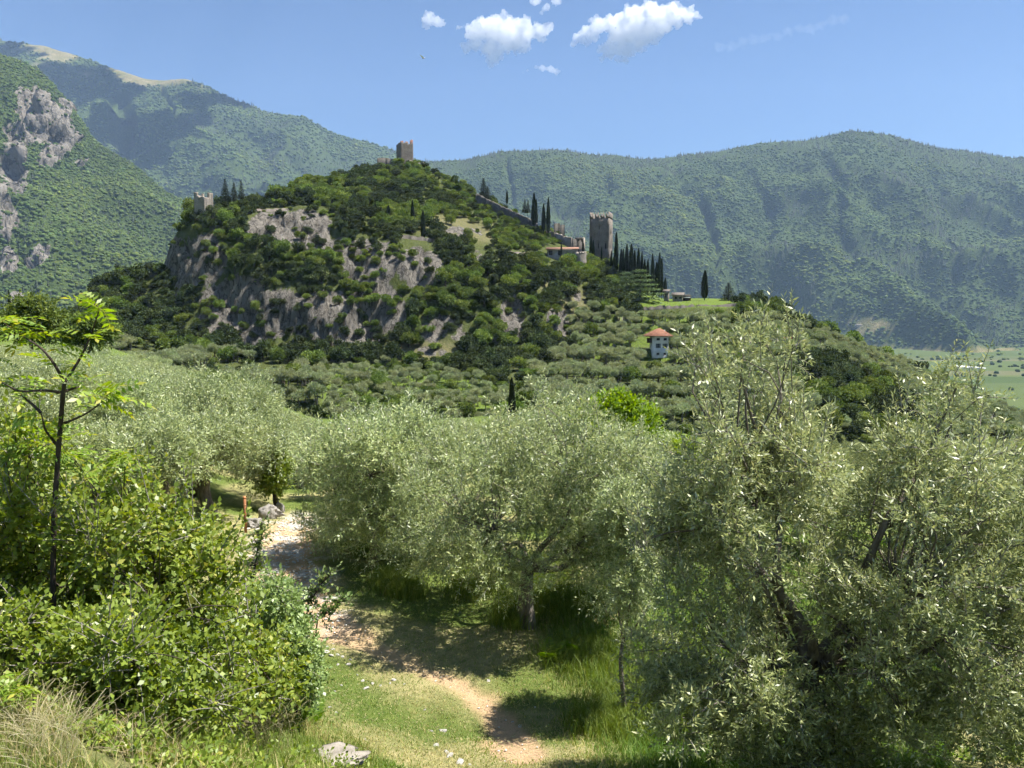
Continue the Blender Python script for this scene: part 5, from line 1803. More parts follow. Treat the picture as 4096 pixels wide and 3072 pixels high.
def olive_proto(seed, n_tw=3000, k=9, leaf=(0.115, 0.034)):
    """unit-free olive: about 4.4 m high, 4.6 m wide; returns trunk and crown meshes"""
    r = np.random.default_rng(seed)
    m = 30
    d = unit(r.normal(size=(m, 3))); d[:, 2] = d[:, 2] * 0.8 + 0.15
    ce = d * (r.random((m, 1)) ** 0.4) * np.array([1.75, 1.75, 1.25]) + np.array([0, 0, 2.75])
    ce[:, 0] += 0.3 * r.normal()
    ra = r.uniform(0.32, 0.72, m)
    lv, tb = Leaves(), Tubes()
    fork = np.array([0.25 * r.normal(), 0.25 * r.normal(), 1.15])
    tp = bend((0, 0, -0.3), fork, r, 0.1, 8)
    tb.add(tp, 0.19 * np.linspace(1.3, 0.8, 8), 9, 0.07, r)
    for i in range(5):
        c_ = ce[i * 6]
        lp = bend(fork - np.array([0, 0, 0.1]), fork + (c_ - fork) * 0.9, r, 0.12, 8, 0.05)
        tb.add(lp, np.linspace(0.11, 0.03, 8), 7, 0.04, r)
        for q in range(4):
            tb.add(bend(lp[r.integers(3, 8)], ce[(i * 6 + 1 + q) % m], r, 0.12, 5), np.linspace(0.025, 0.006, 5), 4)
    o, dd, kk = crown_twigs(ce, ra, n_tw, r, 0.35)
    twig_leaves(lv, None, o, dd, 0.3 * r.uniform(0.6, 1.4, n_tw), k, leaf[0], leaf[1], r, 0.9, 0.08, (0.15 * fbm(o * 0.9, 2, seed))[:, None])
    ns = 150
    kk = r.integers(0, m, ns)
    so = ce[kk] + unit(r.normal(size=(ns, 3)) + np.array([0, 0, 0.9])) * (ra[kk] * 0.8)[:, None]
    twig_leaves(lv, None, so, r.normal(size=(ns, 3)) * 0.4 + np.array([0, 0, 1.0]), 0.3 * r.uniform(1.3, 3.0, ns), 20, leaf[0], leaf[1], r, 0.9, 0.1, 0.08)
    return tb.mesh('trunk', M_BARK_OLIVE), lv.mesh('crown', M_OLIVE)


OPROTO = [olive_proto(500 + s) for s in range(4)]


def grove_olive(x, y, s, label, group, rot=None, k=None, sz=None):
    root = thing('olive_tree', label, 'olive tree', (x, y, gz(x, y)), rng.uniform(0, 6.28) if rot is None else rot, group)
    root.scale = (s, s, sz or s)
    a, b = OPROTO[rng.integers(4) if k is None else k]
    obj('trunk', a, root)
    tag(obj('crown', b, root), kind='stuff')
    return root


CANOPY = np.array([(-600, 1380), (0, 1360), (300, 1370), (600, 1410), (900, 1480), (1080, 1560), (1200, 1660), (1300, 1690), (1500, 1640), (1800, 1665), (2000, 1670), (2200, 1600), (2400, 1640), (2600, 1690), (2800, 1760), (3100, 1800), (3300, 1880),
                   (3500, 1890), (3700, 1800), (4096, 1850), (4700, 2000)], float)
taken = [(-3.66, 20.5, 3.0), (0.35, 16.0, 3.2), (1.6, 12.0, 1.2), (3.2, 8.5, 4.0), (-11.5, 29, 3.0), (-13.5, 25.5, 3.0)]
cand = []
rg = np.random.default_rng(41)
for _ in range(5200):
    y = 21 + 135 * rg.random() ** 1.5
    X = rg.uniform(-500, 4500)
    cand.append(((X - 2048) / F * y, y, X))
grove_n = 0
GROVE = []
FIXED = [(1230, 25), (1420, 27), (1640, 25.5), (1800, 23), (1930, 26), (2080, 24), (2260, 23), (2420, 25), (2560, 21), (1350, 31), (1560, 32), (1740, 30), (1880, 33), (2020, 31), (2180, 33), (2330, 30), (2500, 33), (2650, 29), (200, 32), (60, 36), (330, 38), (480, 33), (620, 36), (760, 39),
         (900, 36), (1010, 33), (-60, 29), (130, 27)]
cand = [((X - 2048) / F * y, y, X) for X, y in FIXED] + cand
for x, y, X in cand:
    if len(GROVE) > 420:
        break
    if path_dist(np.array([x]), np.array([y]))[0][0] < 2.9:
        continue
    if y < 36 and x < -0.20 * y - 1 and x > -0.31 * y - 1.5:      # rock outcrop and post stay open
        continue
    sep = 3.5 if y < 60 else 4.2
    if any((x - a) ** 2 + (y - b) ** 2 < max(sep, c_) ** 2 for a, b, c_ in taken):
        continue
    z = gz(x, y)
    yt = np.interp(X, CANOPY[:, 0], CANOPY[:, 1]) + rg.uniform(0, 45)
    top = at(X, yt, y)[2] - z
    h = min(top, rg.uniform(3.8, 5.2))
    if h < 2.1:
        continue
    taken.append((x, y, 0)); GROVE.append((x, y, X, h))
more_p, more_s, more_i = [], [], []
GROVE.sort(key=lambda q: (q[1] + (200 if q[2] > 2750 and not (3230 < q[2] < 3600) else 0)))
for n_g, (x, y, X, h) in enumerate(GROVE):
    if X < 1150:
        lab, grp = 'grey green olive in the grove on the slope left of the path', 'olives left of the path'
    elif X < 2750:
        lab, grp = 'silvery olive in the massed grove beyond the path', 'olives beyond the path'
    else:
        lab, grp = 'olive on the slope falling away behind the near olive', 'olives behind the near olive'
    s_ = h / 4.5
    if n_g >= 195:
        more_p.append((x, y, gz(x, y))); more_s.append((max(s_, 0.75), max(s_, 0.75), s_)); more_i.append(rg.integers(4))
        continue
    grove_olive(x, y, max(s_, 0.75) * rg.uniform(0.92, 1.12), lab, grp, sz=s_)

def joined(a, b):
    import bmesh
    bm = bmesh.new(); bm.from_mesh(a); k = len(bm.faces); bm.from_mesh(b)
    bm.faces.ensure_lookup_table()
    for i in range(k, len(bm.faces)):
        bm.faces[i].material_index = 1
    me = bpy.data.meshes.new('olive_tree'); bm.to_mesh(me); bm.free()
    me.materials.append(a.materials[0]); me.materials.append(b.materials[0])
    return bpy.data.objects.new('olive_tree', me)


if more_p:
    scatter_object('grove_foliage', np.array(more_p), np.array(more_s), np.array(more_i), [joined(*q) for q in OPROTO], 'farther olives of the grove merging into one mass')
# ---- olives that stand out one by one
r = np.random.default_rng(900)
near_poly = [(2600, 2990), (2470, 2800), (2500, 2550), (2580, 2350), (2500, 2180), (2560, 2010), (2640, 1900), (2740, 1800), (2700, 1640), (2720, 1540), (2690, 1470), (2790, 1400), (2850, 1330), (2930, 1275), (3000, 1300), (3090, 1330), (3160, 1310),
             (3230, 1365), (3290, 1420), (3240, 1520), (3190, 1580), (3240, 1680), (3270, 1760), (3360, 1850), (3450, 1880), (3510, 1820), (3520, 1740), (3580, 1690), (3590, 1600), (3700, 1560), (3720, 1490), (3800, 1430),
             (3860, 1420), (3930, 1480), (3980, 1580), (4000, 1700), (4040, 1780), (4096, 1930), (4230, 2000), (4400, 2300), (4400, 2700), (4250, 3100), (3600, 3200), (2900, 3150)]
D = 8.4
bx = float(at(3240, 3000, D)[0]); base = np.array([bx, D, gz(bx, D)])
ce, ra = clumps_in(near_poly, D, 1.5, 290, 104, r, lambda a, b: gz(a, b) + 0.1)
ra = ra * np.where(project(ce)[1] < 1750, 0.7, 1.0)
fork = at(3235, 2640, D) - base
cX, cY = project(ce)
kp = ~(inside([(3020, 2180), (3160, 2180), (3250, 2500), (3420, 2200), (3540, 2200), (3420, 2560), (3330, 2720), (3290, 3000), (3180, 3000), (3170, 2720), (3060, 2450)], cX, cY) & (ce[:, 1] < D + 0.15)) | (r.random(len(ce)) < 0.12)
ce, ra = ce[kp], ra[kp]
make_tree('olive_tree', 'nearest large olive with two upright leaders and a forked trunk', 'olive tree', base, ce, ra, MO, r, 14500, 12, (0.070, 0.0200), 0.13, fork[2], 5, 0.2, stems=2600, shoots=560, up=0.35, trunk_pts=bend((0, 0, -0.3), fork, r, 0.05, 8))
root = [o for o in bpy.data.objects if o.get('label', '').startswith('nearest large olive')][0]
tb = Tubes()
for pts, r0, r1 in [([(3235, 2650), (3190, 2500), (3120, 2390), (3105, 2300), (3110, 2200), (3120, 2050), (3060, 1850), (3000, 1650), (2960, 1480)], 0.068, 0.010), ([(3240, 2650), (3370, 2520), (3420, 2400), (3470, 2250), (3560, 2050), (3680, 1900), (3760, 1700), (3830, 1540)], 0.07, 0.010),
                    ([(3225, 2660), (3160, 2560), (3130, 2500), (3050, 2330), (2900, 2150)], 0.06, 0.012), ([(3260, 2660), (3560, 2620), (3640, 2650), (3850, 2500), (4050, 2430)], 0.05, 0.012)]:
    P = np.array([at(X, Y, D + 0.35 * math.sin(i * 1.3) - 0.25) for i, (X, Y) in enumerate(pts)]) - base
    t_ = np.linspace(0, 1, len(P)); tt = np.linspace(0, 1, 22)
    Q = np.stack([np.interp(tt, t_, P[:, k]) for k in range(3)], -1)
    Q = blur(Q, 0, 1)
    tb.add(Q, np.linspace(r0, r1, 22), 8, 0.05, r)
obj('branch', tb.mesh('branch', M_BARK_OLIVE), root)

mid_poly = [(1560, 2200), (1590, 2000), (1640, 1850), (1700, 1780), (1740, 1690), (1850, 1700), (1930, 1640), (2050, 1660), (2130, 1580), (2200, 1540), (2260, 1620), (2370, 1600), (2450, 1690), (2560, 1680), (2640, 1760), (2720, 1900), (2700, 2150), (2620, 2330), (2480, 2440), (2300, 2480), (2150, 2440), (2000, 2420), (1850, 2360), (1700, 2300)]
D = 16.0
x_ = float(at(2112, 2550, D)[0]); base = np.array([x_, D, gz(x_, D)])
ce, ra = clumps_in(mid_poly, D, 2.1, 120, 95, r, lambda a, b: gz(a, b) + 0.7)
cX, cY = project(ce)
kp = ~((np.abs(cX - 2112) < 130) & (cY > 2350) & (ce[:, 1] < D + 0.5))
ce, ra = ce[kp], ra[kp]
make_tree('olive_tree', 'broad round olive with a thick dark trunk beside the path shadow', 'olive tree', base, ce, ra, MO, r, 9500, 10, (0.092, 0.027), 0.16, 1.35, 5, 0.26, stems=700, shoots=260)
lm_poly = [(1195, 2080), (1165, 1950), (1190, 1820), (1260, 1780), (1300, 1700), (1400, 1690), (1450, 1620), (1560, 1650), (1640, 1600), (1740, 1680), (1830, 1760), (1850, 1900), (1840, 2120), (1730, 2300), (1600, 2330), (1500, 2340), (1400, 2290), (1310, 2230), (1240, 2160)]
D = 20.5
x_ = float(at(1500, 2370, D)[0]); base = np.array([x_, D, gz(x_, D)])
ce, ra = clumps_in(lm_poly, D, 2.1, 90, 85, r, lambda a, b: gz(a, b) + 0.3)
make_tree('olive_tree', 'dense low-skirted olive leaning over the far end of the path', 'olive tree', base, ce, ra, MO, r, 8000, 9, (0.11, 0.032), 0.11, 1.1, 4, 0.3, stems=500, shoots=220)
yp = [(2390, 2250), (2400, 2050), (2440, 1930), (2520, 1880), (2600, 1950), (2640, 2100), (2640, 2300), (2580, 2440), (2480, 2470), (2410, 2400)]
D = 12.2
x_ = float(at(2490, 2740, D)[0]); base = np.array([x_, D, gz(x_, D)])
ce, ra = clumps_in(yp, D, 0.7, 40, 62, r, lambda a, b: gz(a, b) + 0.8)
make_tree('olive_tree', 'young slim-stemmed olive between the broad one and the nearest', 'olive tree', base, ce, ra, MO, r, 3000, 9, (0.072, 0.021), 0.035, 1.35, 4, 0.2, stems=300, shoots=50)
lp1 = [(640, 1800), (680, 1600), (800, 1500), (950, 1480), (1080, 1560), (1150, 1700), (1180, 1850), (1120, 1960), (1000, 2000), (900, 1900), (760, 1930)]
D = 29.0
x_ = float(at(765, 2000, D)[0]); base = np.array([x_, D, gz(x_, D)])
ce, ra = clumps_in(lp1, D, 2.3, 80, 75, r, lambda a, b: gz(a, b) + 1.0)
cX, cY = project(ce)
kp = ~((cX > 730) & (cX < 930) & (cY > 1740) & (ce[:, 1] < D + 0.6))
ce, ra = ce[kp], ra[kp]
fk = at(850, 1800, D) - base
make_tree('olive_tree', 'olive with a dark leaning bare trunk behind the wooden post', 'olive tree', base, ce, ra, MO, r, 5200, 9, (0.12, 0.036), 0.12, fk[2], 5, 0.32, fine=False, shoots=130,
          trunk_pts=np.array([(0, 0, -0.3), at(780, 1950, D - 2.2) - base, at(815, 1880, D - 2.6) - base, at(845, 1820, D - 2.4) - base, at(880, 1765, D - 1.6) - base]))
lp2 = [(300, 1850), (330, 1650), (420, 1540), (560, 1500), (680, 1560), (740, 1700), (700, 1880), (560, 1960), (420, 1950)]
D = 25.0
x_ = float(at(530, 1990, D)[0]); base = np.array([x_, D, gz(x_, D)])
ce, ra = clumps_in(lp2, D, 2.0, 55, 75, r, lambda a, b: gz(a, b) + 1.0)
make_tree('olive_tree', 'grey olive with twisted dark limbs behind the thin sapling', 'olive tree', base, ce, ra, MO, r, 4600, 9, (0.11, 0.033), 0.18, 1.3, 5, 0.3, fine=False, shoots=120)

# ---- broadleaf trees within the grove
MB = (M_BRIGHT, M_BARK, M_BARK)
for lab, poly, D, n, rp, lf, ntw, mm in [
    ('bright yellow-green tree rising behind the broad round olive', [(2290, 1650), (2330, 1600), (2420, 1590), (2460, 1560), (2540, 1590), (2620, 1650), (2680, 1740), (2640, 1800), (2400, 1800), (2300, 1740)], 34.0, 34, 40, (0.22, 0.10), 1500, MB),
    ('yellow-green leafy young tree showing behind the nearest olive', [(2620, 1900), (2650, 1760), (2730, 1720), (2800, 1800), (2820, 1950), (2760, 2080), (2660, 2050)], 21.0, 22, 42, (0.14, 0.065), 900, MB),
    ('yellow-green broadleaf tree among the grey olives of the slope', [(740, 1600), (760, 1530), (840, 1500), (960, 1520), (1070, 1560), (1100, 1620), (980, 1650), (820, 1650)], 46.0, 26, 42, (0.26, 0.14), 1000, (M_DECID, M_BARK, M_BARK)),
    ('green bushy tree over the grey rock outcrop', [(1040, 1960), (1060, 1850), (1110, 1790), (1170, 1830), (1180, 1930), (1150, 1985)], 27.5, 16, 34, (0.12, 0.07), 800, (M_BUSH, M_BARK, M_BARK)),
    ('round dark evergreen tree standing above the slope at the picture edge', [(-30, 1330), (-20, 1240), (40, 1185), (120, 1175), (190, 1200), (250, 1260), (260, 1330), (200, 1370), (60, 1370)], 105.0, 26, 40, (0.5, 0.32), 1300, (M_DECID, M_BARK, M_BARK)),
    ('rounded green tree next to the round dark evergreen', [(250, 1360), (270, 1290), (340, 1265), (420, 1280), (470, 1330), (440, 1390), (330, 1400)], 100.0, 16, 34, (0.45, 0.3), 800, (M_DECID, M_BARK, M_BARK)),
]:
    ce, ra = clumps_in(poly, D, rp * 1.6 * D / F, n, rp, r)
    c_ = ce.mean(0)
    b_ = np.array([c_[0], c_[1], gz(c_[0], c_[1])])
    make_tree('broadleaf_tree', lab, 'tree', b_, ce, ra, mm, r, ntw, 7, lf, 0.09 if D < 40 else 0.25, max(0.6, (c_[2] - b_[2]) * 0.5), 4, lf[0] * 2.2, fine=False, up=0.2, droop=0.2)
# ---------------------------------------------------------------- shrubs, sapling, post, stones, grasses
r = np.random.default_rng(1200)
bush_poly = [(-260, 1640), (-100, 1650), (40, 1690), (150, 1740), (260, 1800), (330, 1880), (420, 2000), (500, 2030), (600, 1960), (700, 1935), (790, 1960), (850, 2030), (870, 2130), (930, 2230), (960, 2350), (1040, 2430), (1110, 2510), (1150, 2620), (1190, 2750), (1100, 2830),
             (900, 2870), (700, 2880), (500, 2850), (350, 2800), (200, 2740), (60, 2700), (-100, 2680), (-300, 2700)]
D = 7.4
b_ = at(520, 2830, D); b_[2] = gz(b_[0], b_[1])
ce, ra = clumps_in(bush_poly, D, 1.15, 165, 74, r, lambda a, b: gz(a, b) + 0.1)


def bush_tint(p):
    return 0.22 * fbm(p * 1.1, 3, 61)


make_tree('shrub', 'large tangled bright green shrub filling the bank beside the path', 'shrub', b_, ce, ra, (M_BUSH, M_BARK, M_TWIG), r, 6200, 8, (0.060, 0.040), 0.03, 0.5, 9, 0.24, stems=1500, up=0.45, droop=0.15, tint_fn=bush_tint, shoots=170)
low_poly = [(-250, 2330), (-50, 2380), (150, 2350), (330, 2420), (480, 2500), (620, 2560), (800, 2600), (950, 2680), (1050, 2760), (1000, 2860), (800, 2900), (560, 2890), (380, 2840), (250, 2760), (100, 2720), (-250, 2740)]
D = 5.9
b_ = at(450, 2880, D); b_[2] = gz(b_[0], b_[1])
ce, ra = clumps_in(low_poly, D, 0.7, 80, 66, r, lambda a, b: gz(a, b) + 0.03)
make_tree('shrub', 'loose lower shrub in front of the large tangled one, dark inside', 'shrub', b_, ce, ra, (M_BUSH, M_BARK, M_TWIG), r, 1900, 8, (0.052, 0.034), 0.02, 0.3, 7, 0.22, stems=700, up=0.4, droop=0.15, tint_fn=bush_tint, shoots=60)
blue_poly = [(1010, 2450), (1060, 2330), (1130, 2300), (1180, 2400), (1250, 2490), (1265, 2620), (1265, 2760), (1220, 2850), (1100, 2830), (1060, 2700)]
D = 8.6
b_ = at(1180, 2850, D); b_[2] = gz(b_[0], b_[1])
ce, ra = clumps_in(blue_poly, D, 0.55, 48, 60, r, lambda a, b: gz(a, b) + 0.05)
make_tree('shrub', 'bluish green shrub at the edge of the stony path', 'shrub', b_, ce, ra, (M_BUSH_BLUE, M_BARK, M_TWIG), r, 2200, 8, (0.054, 0.036), 0.02, 0.35, 6, 0.16, stems=350, up=0.4)


def sprig(label, path_px, D, n_tw, mat, leaf=(0.055, 0.032), spread_px=30, name='shrub_shoot'):
    P = np.array([at(X, Y, D) for X, Y in path_px])
    b_ = P[0].copy(); b_[2] = min(b_[2], gz(b_[0], b_[1]))
    P[0] = b_
    root = thing(name, label, 'shrub', b_)
    tt = np.linspace(0, 1, 16); t_ = np.linspace(0, 1, len(P))
    Q = np.stack([np.interp(tt, t_, P[:, k]) for k in range(3)], -1) - b_
    tb = Tubes(); tb.add(Q, np.linspace(0.013, 0.003, 16), 5)
    lv = Leaves()
    k = r.integers(5, 16, n_tw)
    o = Q[k] + r.normal(size=(n_tw, 3)) * 0.01
    d = unit(r.normal(size=(n_tw, 3)) + np.array([0, 0, 0.5]))
    twig_leaves(lv, tb, o, d, spread_px * D / F * r.uniform(0.5, 1.5, n_tw), 6, leaf[0], leaf[1], r, 0.9, 0.1)
    obj('stem', tb.mesh('stem', M_BARK), root)
    tag(obj('foliage', lv.mesh('foliage', mat), root), kind='stuff')


sprig('slender leafy shoot standing up before the stony track', [(995, 2480), (1010, 2350), (1030, 2200), (1045, 2120)], 9.2, 70, M_BUSH_BLUE, spread_px=48)
sprig('thin shoot arching over the path from the bluish shrub', [(1190, 2560), (1230, 2420), (1290, 2330), (1320, 2290)], 9.0, 46, M_BUSH_BLUE, spread_px=48)
sprig('leafy shoot on the outer side of the bluish shrub', [(1210, 2620), (1270, 2480), (1340, 2430), (1370, 2400)], 9.0, 46, M_BUSH_BLUE, spread_px=44)
sprig('bare-stemmed shoot rising from the middle of the large shrub', [(600, 2380), (620, 2250), (575, 2150), (590, 2000), (560, 1900)], 7.2, 20, M_BUSH, spread_px=40)

# thin sapling with feathered leaves
def frond_mesh(seed, n=6, L=0.30):
    q = np.random.default_rng(seed)
    lv = Leaves()
    t_ = np.linspace(0.12, 0.95, n)
    curve = lambda s: np.stack([s * L, 0 * s, 0.10 * L * np.sin(s * 2.4) - 0.28 * L * s ** 2], -1)
    c_ = curve(t_)
    for sg in (1, -1):
        d = np.stack([0.45 + 0 * t_, sg * np.ones(n), -0.25 + 0.1 * q.normal(size=n)], -1)
        lv.add(c_, d, np.array([0.1, 0, 1.0]) + 0.2 * q.normal(size=(n, 3)), L * 0.36 * (1 - 0.35 * t_) * q.uniform(0.85, 1.1, n), L * 0.13 * q.uniform(0.85, 1.15, n), np.clip(q.beta(2, 3, n) + 0.35 * (q.random(n) < 0.06), 0, 1), 0.4)
    tip = curve(np.array([0.95, 1.0]))
    lv.add(tip[:1], (tip[1:] - tip[:1]), np.array([[0, 0, 1.0]]), np.array([L * 0.32]), np.array([L * 0.12]), np.array([0.95]))
    tb = Tubes(); tb.add(curve(np.linspace(0, 1, 7)), np.linspace(0.003, 0.0012, 7), 3)
    a = np.concatenate(lv.v); nl = len(a) // 4; b = np.concatenate(tb.v); fb = np.concatenate(tb.f) + len(a)
    return mesh('leaf', np.concatenate([a, b]), [np.arange(nl * 4).reshape(-1, 4), fb], [M_SAPLING, M_SAPLING],
                {'tint': np.concatenate([np.concatenate(lv.t), np.full(len(fb), 0.95)])}, mat_index=np.concatenate([np.zeros(nl, int), np.ones(len(fb), int)]))


FROND = [frond_mesh(s) for s in range(6)]


def fronds(root, base, P, n, size, r, up=0.5):
    for _ in range(n):
        a = r.uniform(0, 6.283)
        o = obj('leaf', FROND[r.integers(6)], root, P - base + r.normal(size=3) * 0.015, (r.normal() * 0.45, -r.uniform(-0.7, 1.5) * up, a))
        s = size * r.uniform(0.7, 1.2)
        o.scale = (s, s, s)


D = 6.2
SAP = [[(195, 2420), (212, 2100), (228, 1900), (240, 1720), (250, 1600), (258, 1530)], [(258, 1530), (215, 1450), (165, 1390), (90, 1345), (10, 1290)], [(258, 1530), (300, 1470), (345, 1385), (375, 1310), (396, 1240)],
       [(252, 1570), (170, 1560), (80, 1568), (-10, 1520)], [(255, 1566), (300, 1552), (335, 1540)], [(240, 1700), (290, 1680), (345, 1655), (415, 1605)], [(165, 1652), (110, 1600), (60, 1560), (0, 1525)], [(235, 1790), (180, 1720), (165, 1652)]]
b_ = at(*SAP[0][0], D); b_[2] = gz(b_[0], b_[1])
sap = thing('sapling', 'thin dark-stemmed sapling with feathered yellow-green leaves at the picture edge', 'sapling', b_)
for i, ln in enumerate(SAP):
    P = np.array([at(X, Y, D + 0.12 * math.sin(3 * i + j)) for j, (X, Y) in enumerate(ln)])
    if i == 0:
        P[0] = b_ - np.array([0, 0, 0.1])
    tt = np.linspace(0, 1, 14)
    Q = blur(np.stack([np.interp(tt, np.linspace(0, 1, len(P)), P[:, k]) for k in range(3)], -1), 0, 1) - b_
    tb = Tubes(); tb.add(Q, np.linspace(0.024, 0.016, 14) if i == 0 else np.linspace(0.013, 0.004, 14), 7, 0.05, r)
    obj('stem' if i == 0 else 'branch', tb.mesh('stem', M_BARK), sap)
for X, Y, n in [(396, 1240, 8), (360, 1345, 5), (330, 1420, 4), (10, 1290, 7), (70, 1320, 5), (130, 1350, 6), (190, 1400, 4), (175, 1330, 4), (235, 1470, 5), (300, 1500, 4), (250, 1540, 3), (335, 1545, 4), (415, 1600, 9), (460, 1570, 5), (375, 1620, 3),
                (0, 1520, 5), (60, 1560, 4), (120, 1590, 4), (150, 1650, 3), (215, 1690, 5), (-20, 1440, 4)]:
    fronds(sap, b_, at(X, Y, D), max(2, int(n * 0.72)), r.uniform(0.75, 1.0), r)
# feathery young plants of the same kind rising from the shrub
for lab, spots, D in [('feathered leaves fanning above the shrub beside the sapling stem', [(60, 1730, 7), (120, 1790, 6), (20, 1830, 5), (190, 1830, 6), (240, 1760, 6), (290, 1830, 5), (330, 1900, 5)], 6.4),
                      ('drooping feathered leaves arching over the middle of the shrub', [(430, 1850, 7), (500, 1830, 7), (470, 1900, 6), (380, 1930, 5)], 6.8),
                      ('reddish feathered seedling among the plume grass in the corner', [(60, 2720, 8), (130, 2760, 6), (20, 2800, 5)], 4.6),
                      ('small feathered seedling at the foot of the large shrub', [(385, 2900, 7), (400, 2960, 5), (370, 3010, 4)], 4.7),
                      ('low feathered seedling near the bottom edge', [(720, 3040, 6), (760, 3060, 4)], 5.0)]:
    Q = [at(X, Y, D) for X, Y, n in spots]
    b_ = np.mean(Q, axis=0); b_[2] = gz(b_[0], b_[1])
    rt_ = thing('seedling', lab, 'seedling', b_)
    tb = Tubes()
    for q in Q:
        g0 = np.array([b_[0] + 0.3 * (q[0] - b_[0]), b_[1] + 0.3 * (q[1] - b_[1]), b_[2] - 0.05])
        if D > 6:
            g0 = np.array([q[0] + 0.15 * r.normal(), q[1] + 0.1, q[2] - 0.55])
        tb.add(bend(g0 - b_, q - b_, r, 0.08, 7), np.linspace(0.007, 0.003, 7), 5)
    obj('stem', tb.mesh('stem', M_BARK), rt_)
    for (X, Y, n), q in zip(spots, Q):
        fronds(rt_, b_, q, n, 0.8 if D > 6 else 0.6, r)

# wooden trail post
M_POST = plain('weathered_orange_timber', (0.26, 0.115, 0.05), 0.75, 0.2, 0.35, 14.0)
M_POSTTOP = plain('cut_timber_end', (0.55, 0.22, 0.10), 0.8, 0.2, 0.2, 14.0)
M_PLATE = plain('pale_marker_plate', (0.62, 0.36, 0.18), 0.6, 0.3, 0.1, 10.0)
h = look(983, 2130)
pp = np.array(h); D = pp[1]
ht = px_w(2130 - 1975, D)
post = thing('trail_post', 'orange-brown wooden trail post with a small marker plate', 'post', pp - np.array([0, 0, 0.1]), 0.5)
wd = px_w(13, D) / 1.35
obj('shaft', box_mesh('shaft', -wd / 2, wd / 2, -wd / 2, wd / 2, 0, ht, M_POST), post)
v = np.array([(-1, -1, 0), (1, -1, 0), (1, 1, 0), (-1, 1, 0), (-1, -1, 0.6), (1, -1, 0.6), (1, 1, 1.0), (-1, 1, 1.0)], float) * np.array([wd / 2 * 1.06, wd / 2 * 1.06, wd * 0.9]) + np.array([0, 0, ht + 0.003])
obj('cap', mesh('cap', v, [(0, 3, 2, 1), (4, 5, 6, 7), (0, 1, 5, 4), (1, 2, 6, 5), (2, 3, 7, 6), (3, 0, 4, 7)], [M_POSTTOP]), post)
obj('marker_plate', box_mesh('marker_plate', -wd * 0.55, wd * 0.6, -wd / 2 - 0.025, -wd / 2 - 0.002, ht * 0.34, ht * 0.42, M_PLATE), post)
obj('band', box_mesh('band', -wd * 0.53, wd * 0.53, -wd * 0.53, wd * 0.53, ht * 0.83, ht * 0.845, M_PLATE), post)


# stones, slabs, outcrop
def stone_mat(name, dark, light, sc):
    t = NT(name)
    p = t.pos((sc,) * 3, 'Object')
    a = t.noise(p, 1.0, 8.0, 0.7)
    c = t.ramp(a, [(0.3, dark), (0.65, light)])
    return t.done(t.bsdf(c, 0.9, 0.15, a, 0.05))


M_LIME = stone_mat('white_limestone', (0.42, 0.40, 0.36), (0.72, 0.69, 0.63), 5.0)
M_SLAB = stone_mat('pale_limestone', (0.13, 0.115, 0.095), (0.40, 0.36, 0.305), 2.2)
M_GREYROCK = stone_mat('grey_limestone', (0.10, 0.095, 0.085), (0.36, 0.335, 0.30), 3.0)


def rock_mesh(seed, flat=0.6, rough=0.35, sub=3):
    v, f = ico(sub)
    n = fbm(v * 1.3, 4, seed)
    v = v * (1 + rough * n)[:, None]
    cut = np.random.default_rng(seed)
    for _ in range(6):
        d = unit(cut.normal(size=3)); lim = cut.uniform(0.55, 0.85)
        e = v @ d - lim
        v = v - np.maximum(e, 0)[:, None] * d * 0.9
    return v * np.array([1, 0.85, flat]), f


STONES = []
for s in range(6):
    v, f = rock_mesh(40 + s, 0.5, 0.4, 2)
    STONES.append(mesh('stone', v, f, [M_LIME]))
SPX = [(1305, 2610, 16), (1325, 2622, 14), (1290, 2640, 10), (1370, 2628, 13), (1394, 2658, 13), (1575, 2722, 14), (1490, 2736, 13), (1465, 2754, 17), (1341, 2766, 8), (1366, 2743, 9), (1521, 2743, 9), (1617, 2738, 8), (1953, 2725, 11), (1744, 2983, 16),
       (1769, 2925, 17), (1800, 3024, 22), (1836, 3054, 24), (1786, 3010, 16), (2080, 2906, 12), (2051, 2888, 9), (1726, 2925, 12), (1110, 2480, 22), (1150, 2455, 14), (1085, 2440, 16), (1170, 2500, 12), (1350, 2660, 9), (1240, 2250, 12), (1200, 2290, 10),
       (1140, 2360, 14), (1190, 2390, 12), (1110, 2330, 12), (1220, 2330, 9), (1430, 2700, 8), (1880, 3060, 9), (1460, 2960, 8), (1320, 2830, 10), (1345, 2850, 8), (1700, 2840, 7), (2140, 2830, 7), (1100, 2400, 18), (1065, 2460, 16), (1130, 2440, 20), (1160, 2340, 12), (1090, 2360, 12), (1210, 2360, 10), (1250, 2290, 9), (1175, 2250, 11), (1120, 2280, 9), (1205, 2210, 8), (1150, 2200, 9), (1260, 2330, 9), (1330, 2600, 15), (1350, 2620, 11), (1310, 2590, 11), (1400, 2640, 10), (1450, 2725, 10), (1560, 2735, 9), (990, 2118, 16), (1010, 2112, 14), (1025, 2120, 12), (968, 2112, 12)]
for X, Y, wpx in SPX:
    h = look(X, Y)
    s_ = px_w(wpx, h.y)
    if 950 < X < 1035 and Y < 2200:
        lab, grp = 'white stone piled at the foot of the trail post', 'white stones round the trail post'
    elif Y < 2510:
        lab, grp = 'white stone on the stony far stretch of the track', 'white stones on the stony track'
    else:
        lab, grp = 'white limestone piece lying in the grass beside the path', 'white stones beside the path'
    o = obj('stone', STONES[r.integers(6)], None, h + Vector((0, 0, 0.12 * s_)), (r.normal() * 0.2, r.normal() * 0.2, r.uniform(0, 6)), (s_, s_ * r.uniform(0.6, 1), s_ * r.uniform(0.6, 1.1)))
    tag(o, lab, 'stone', grp)


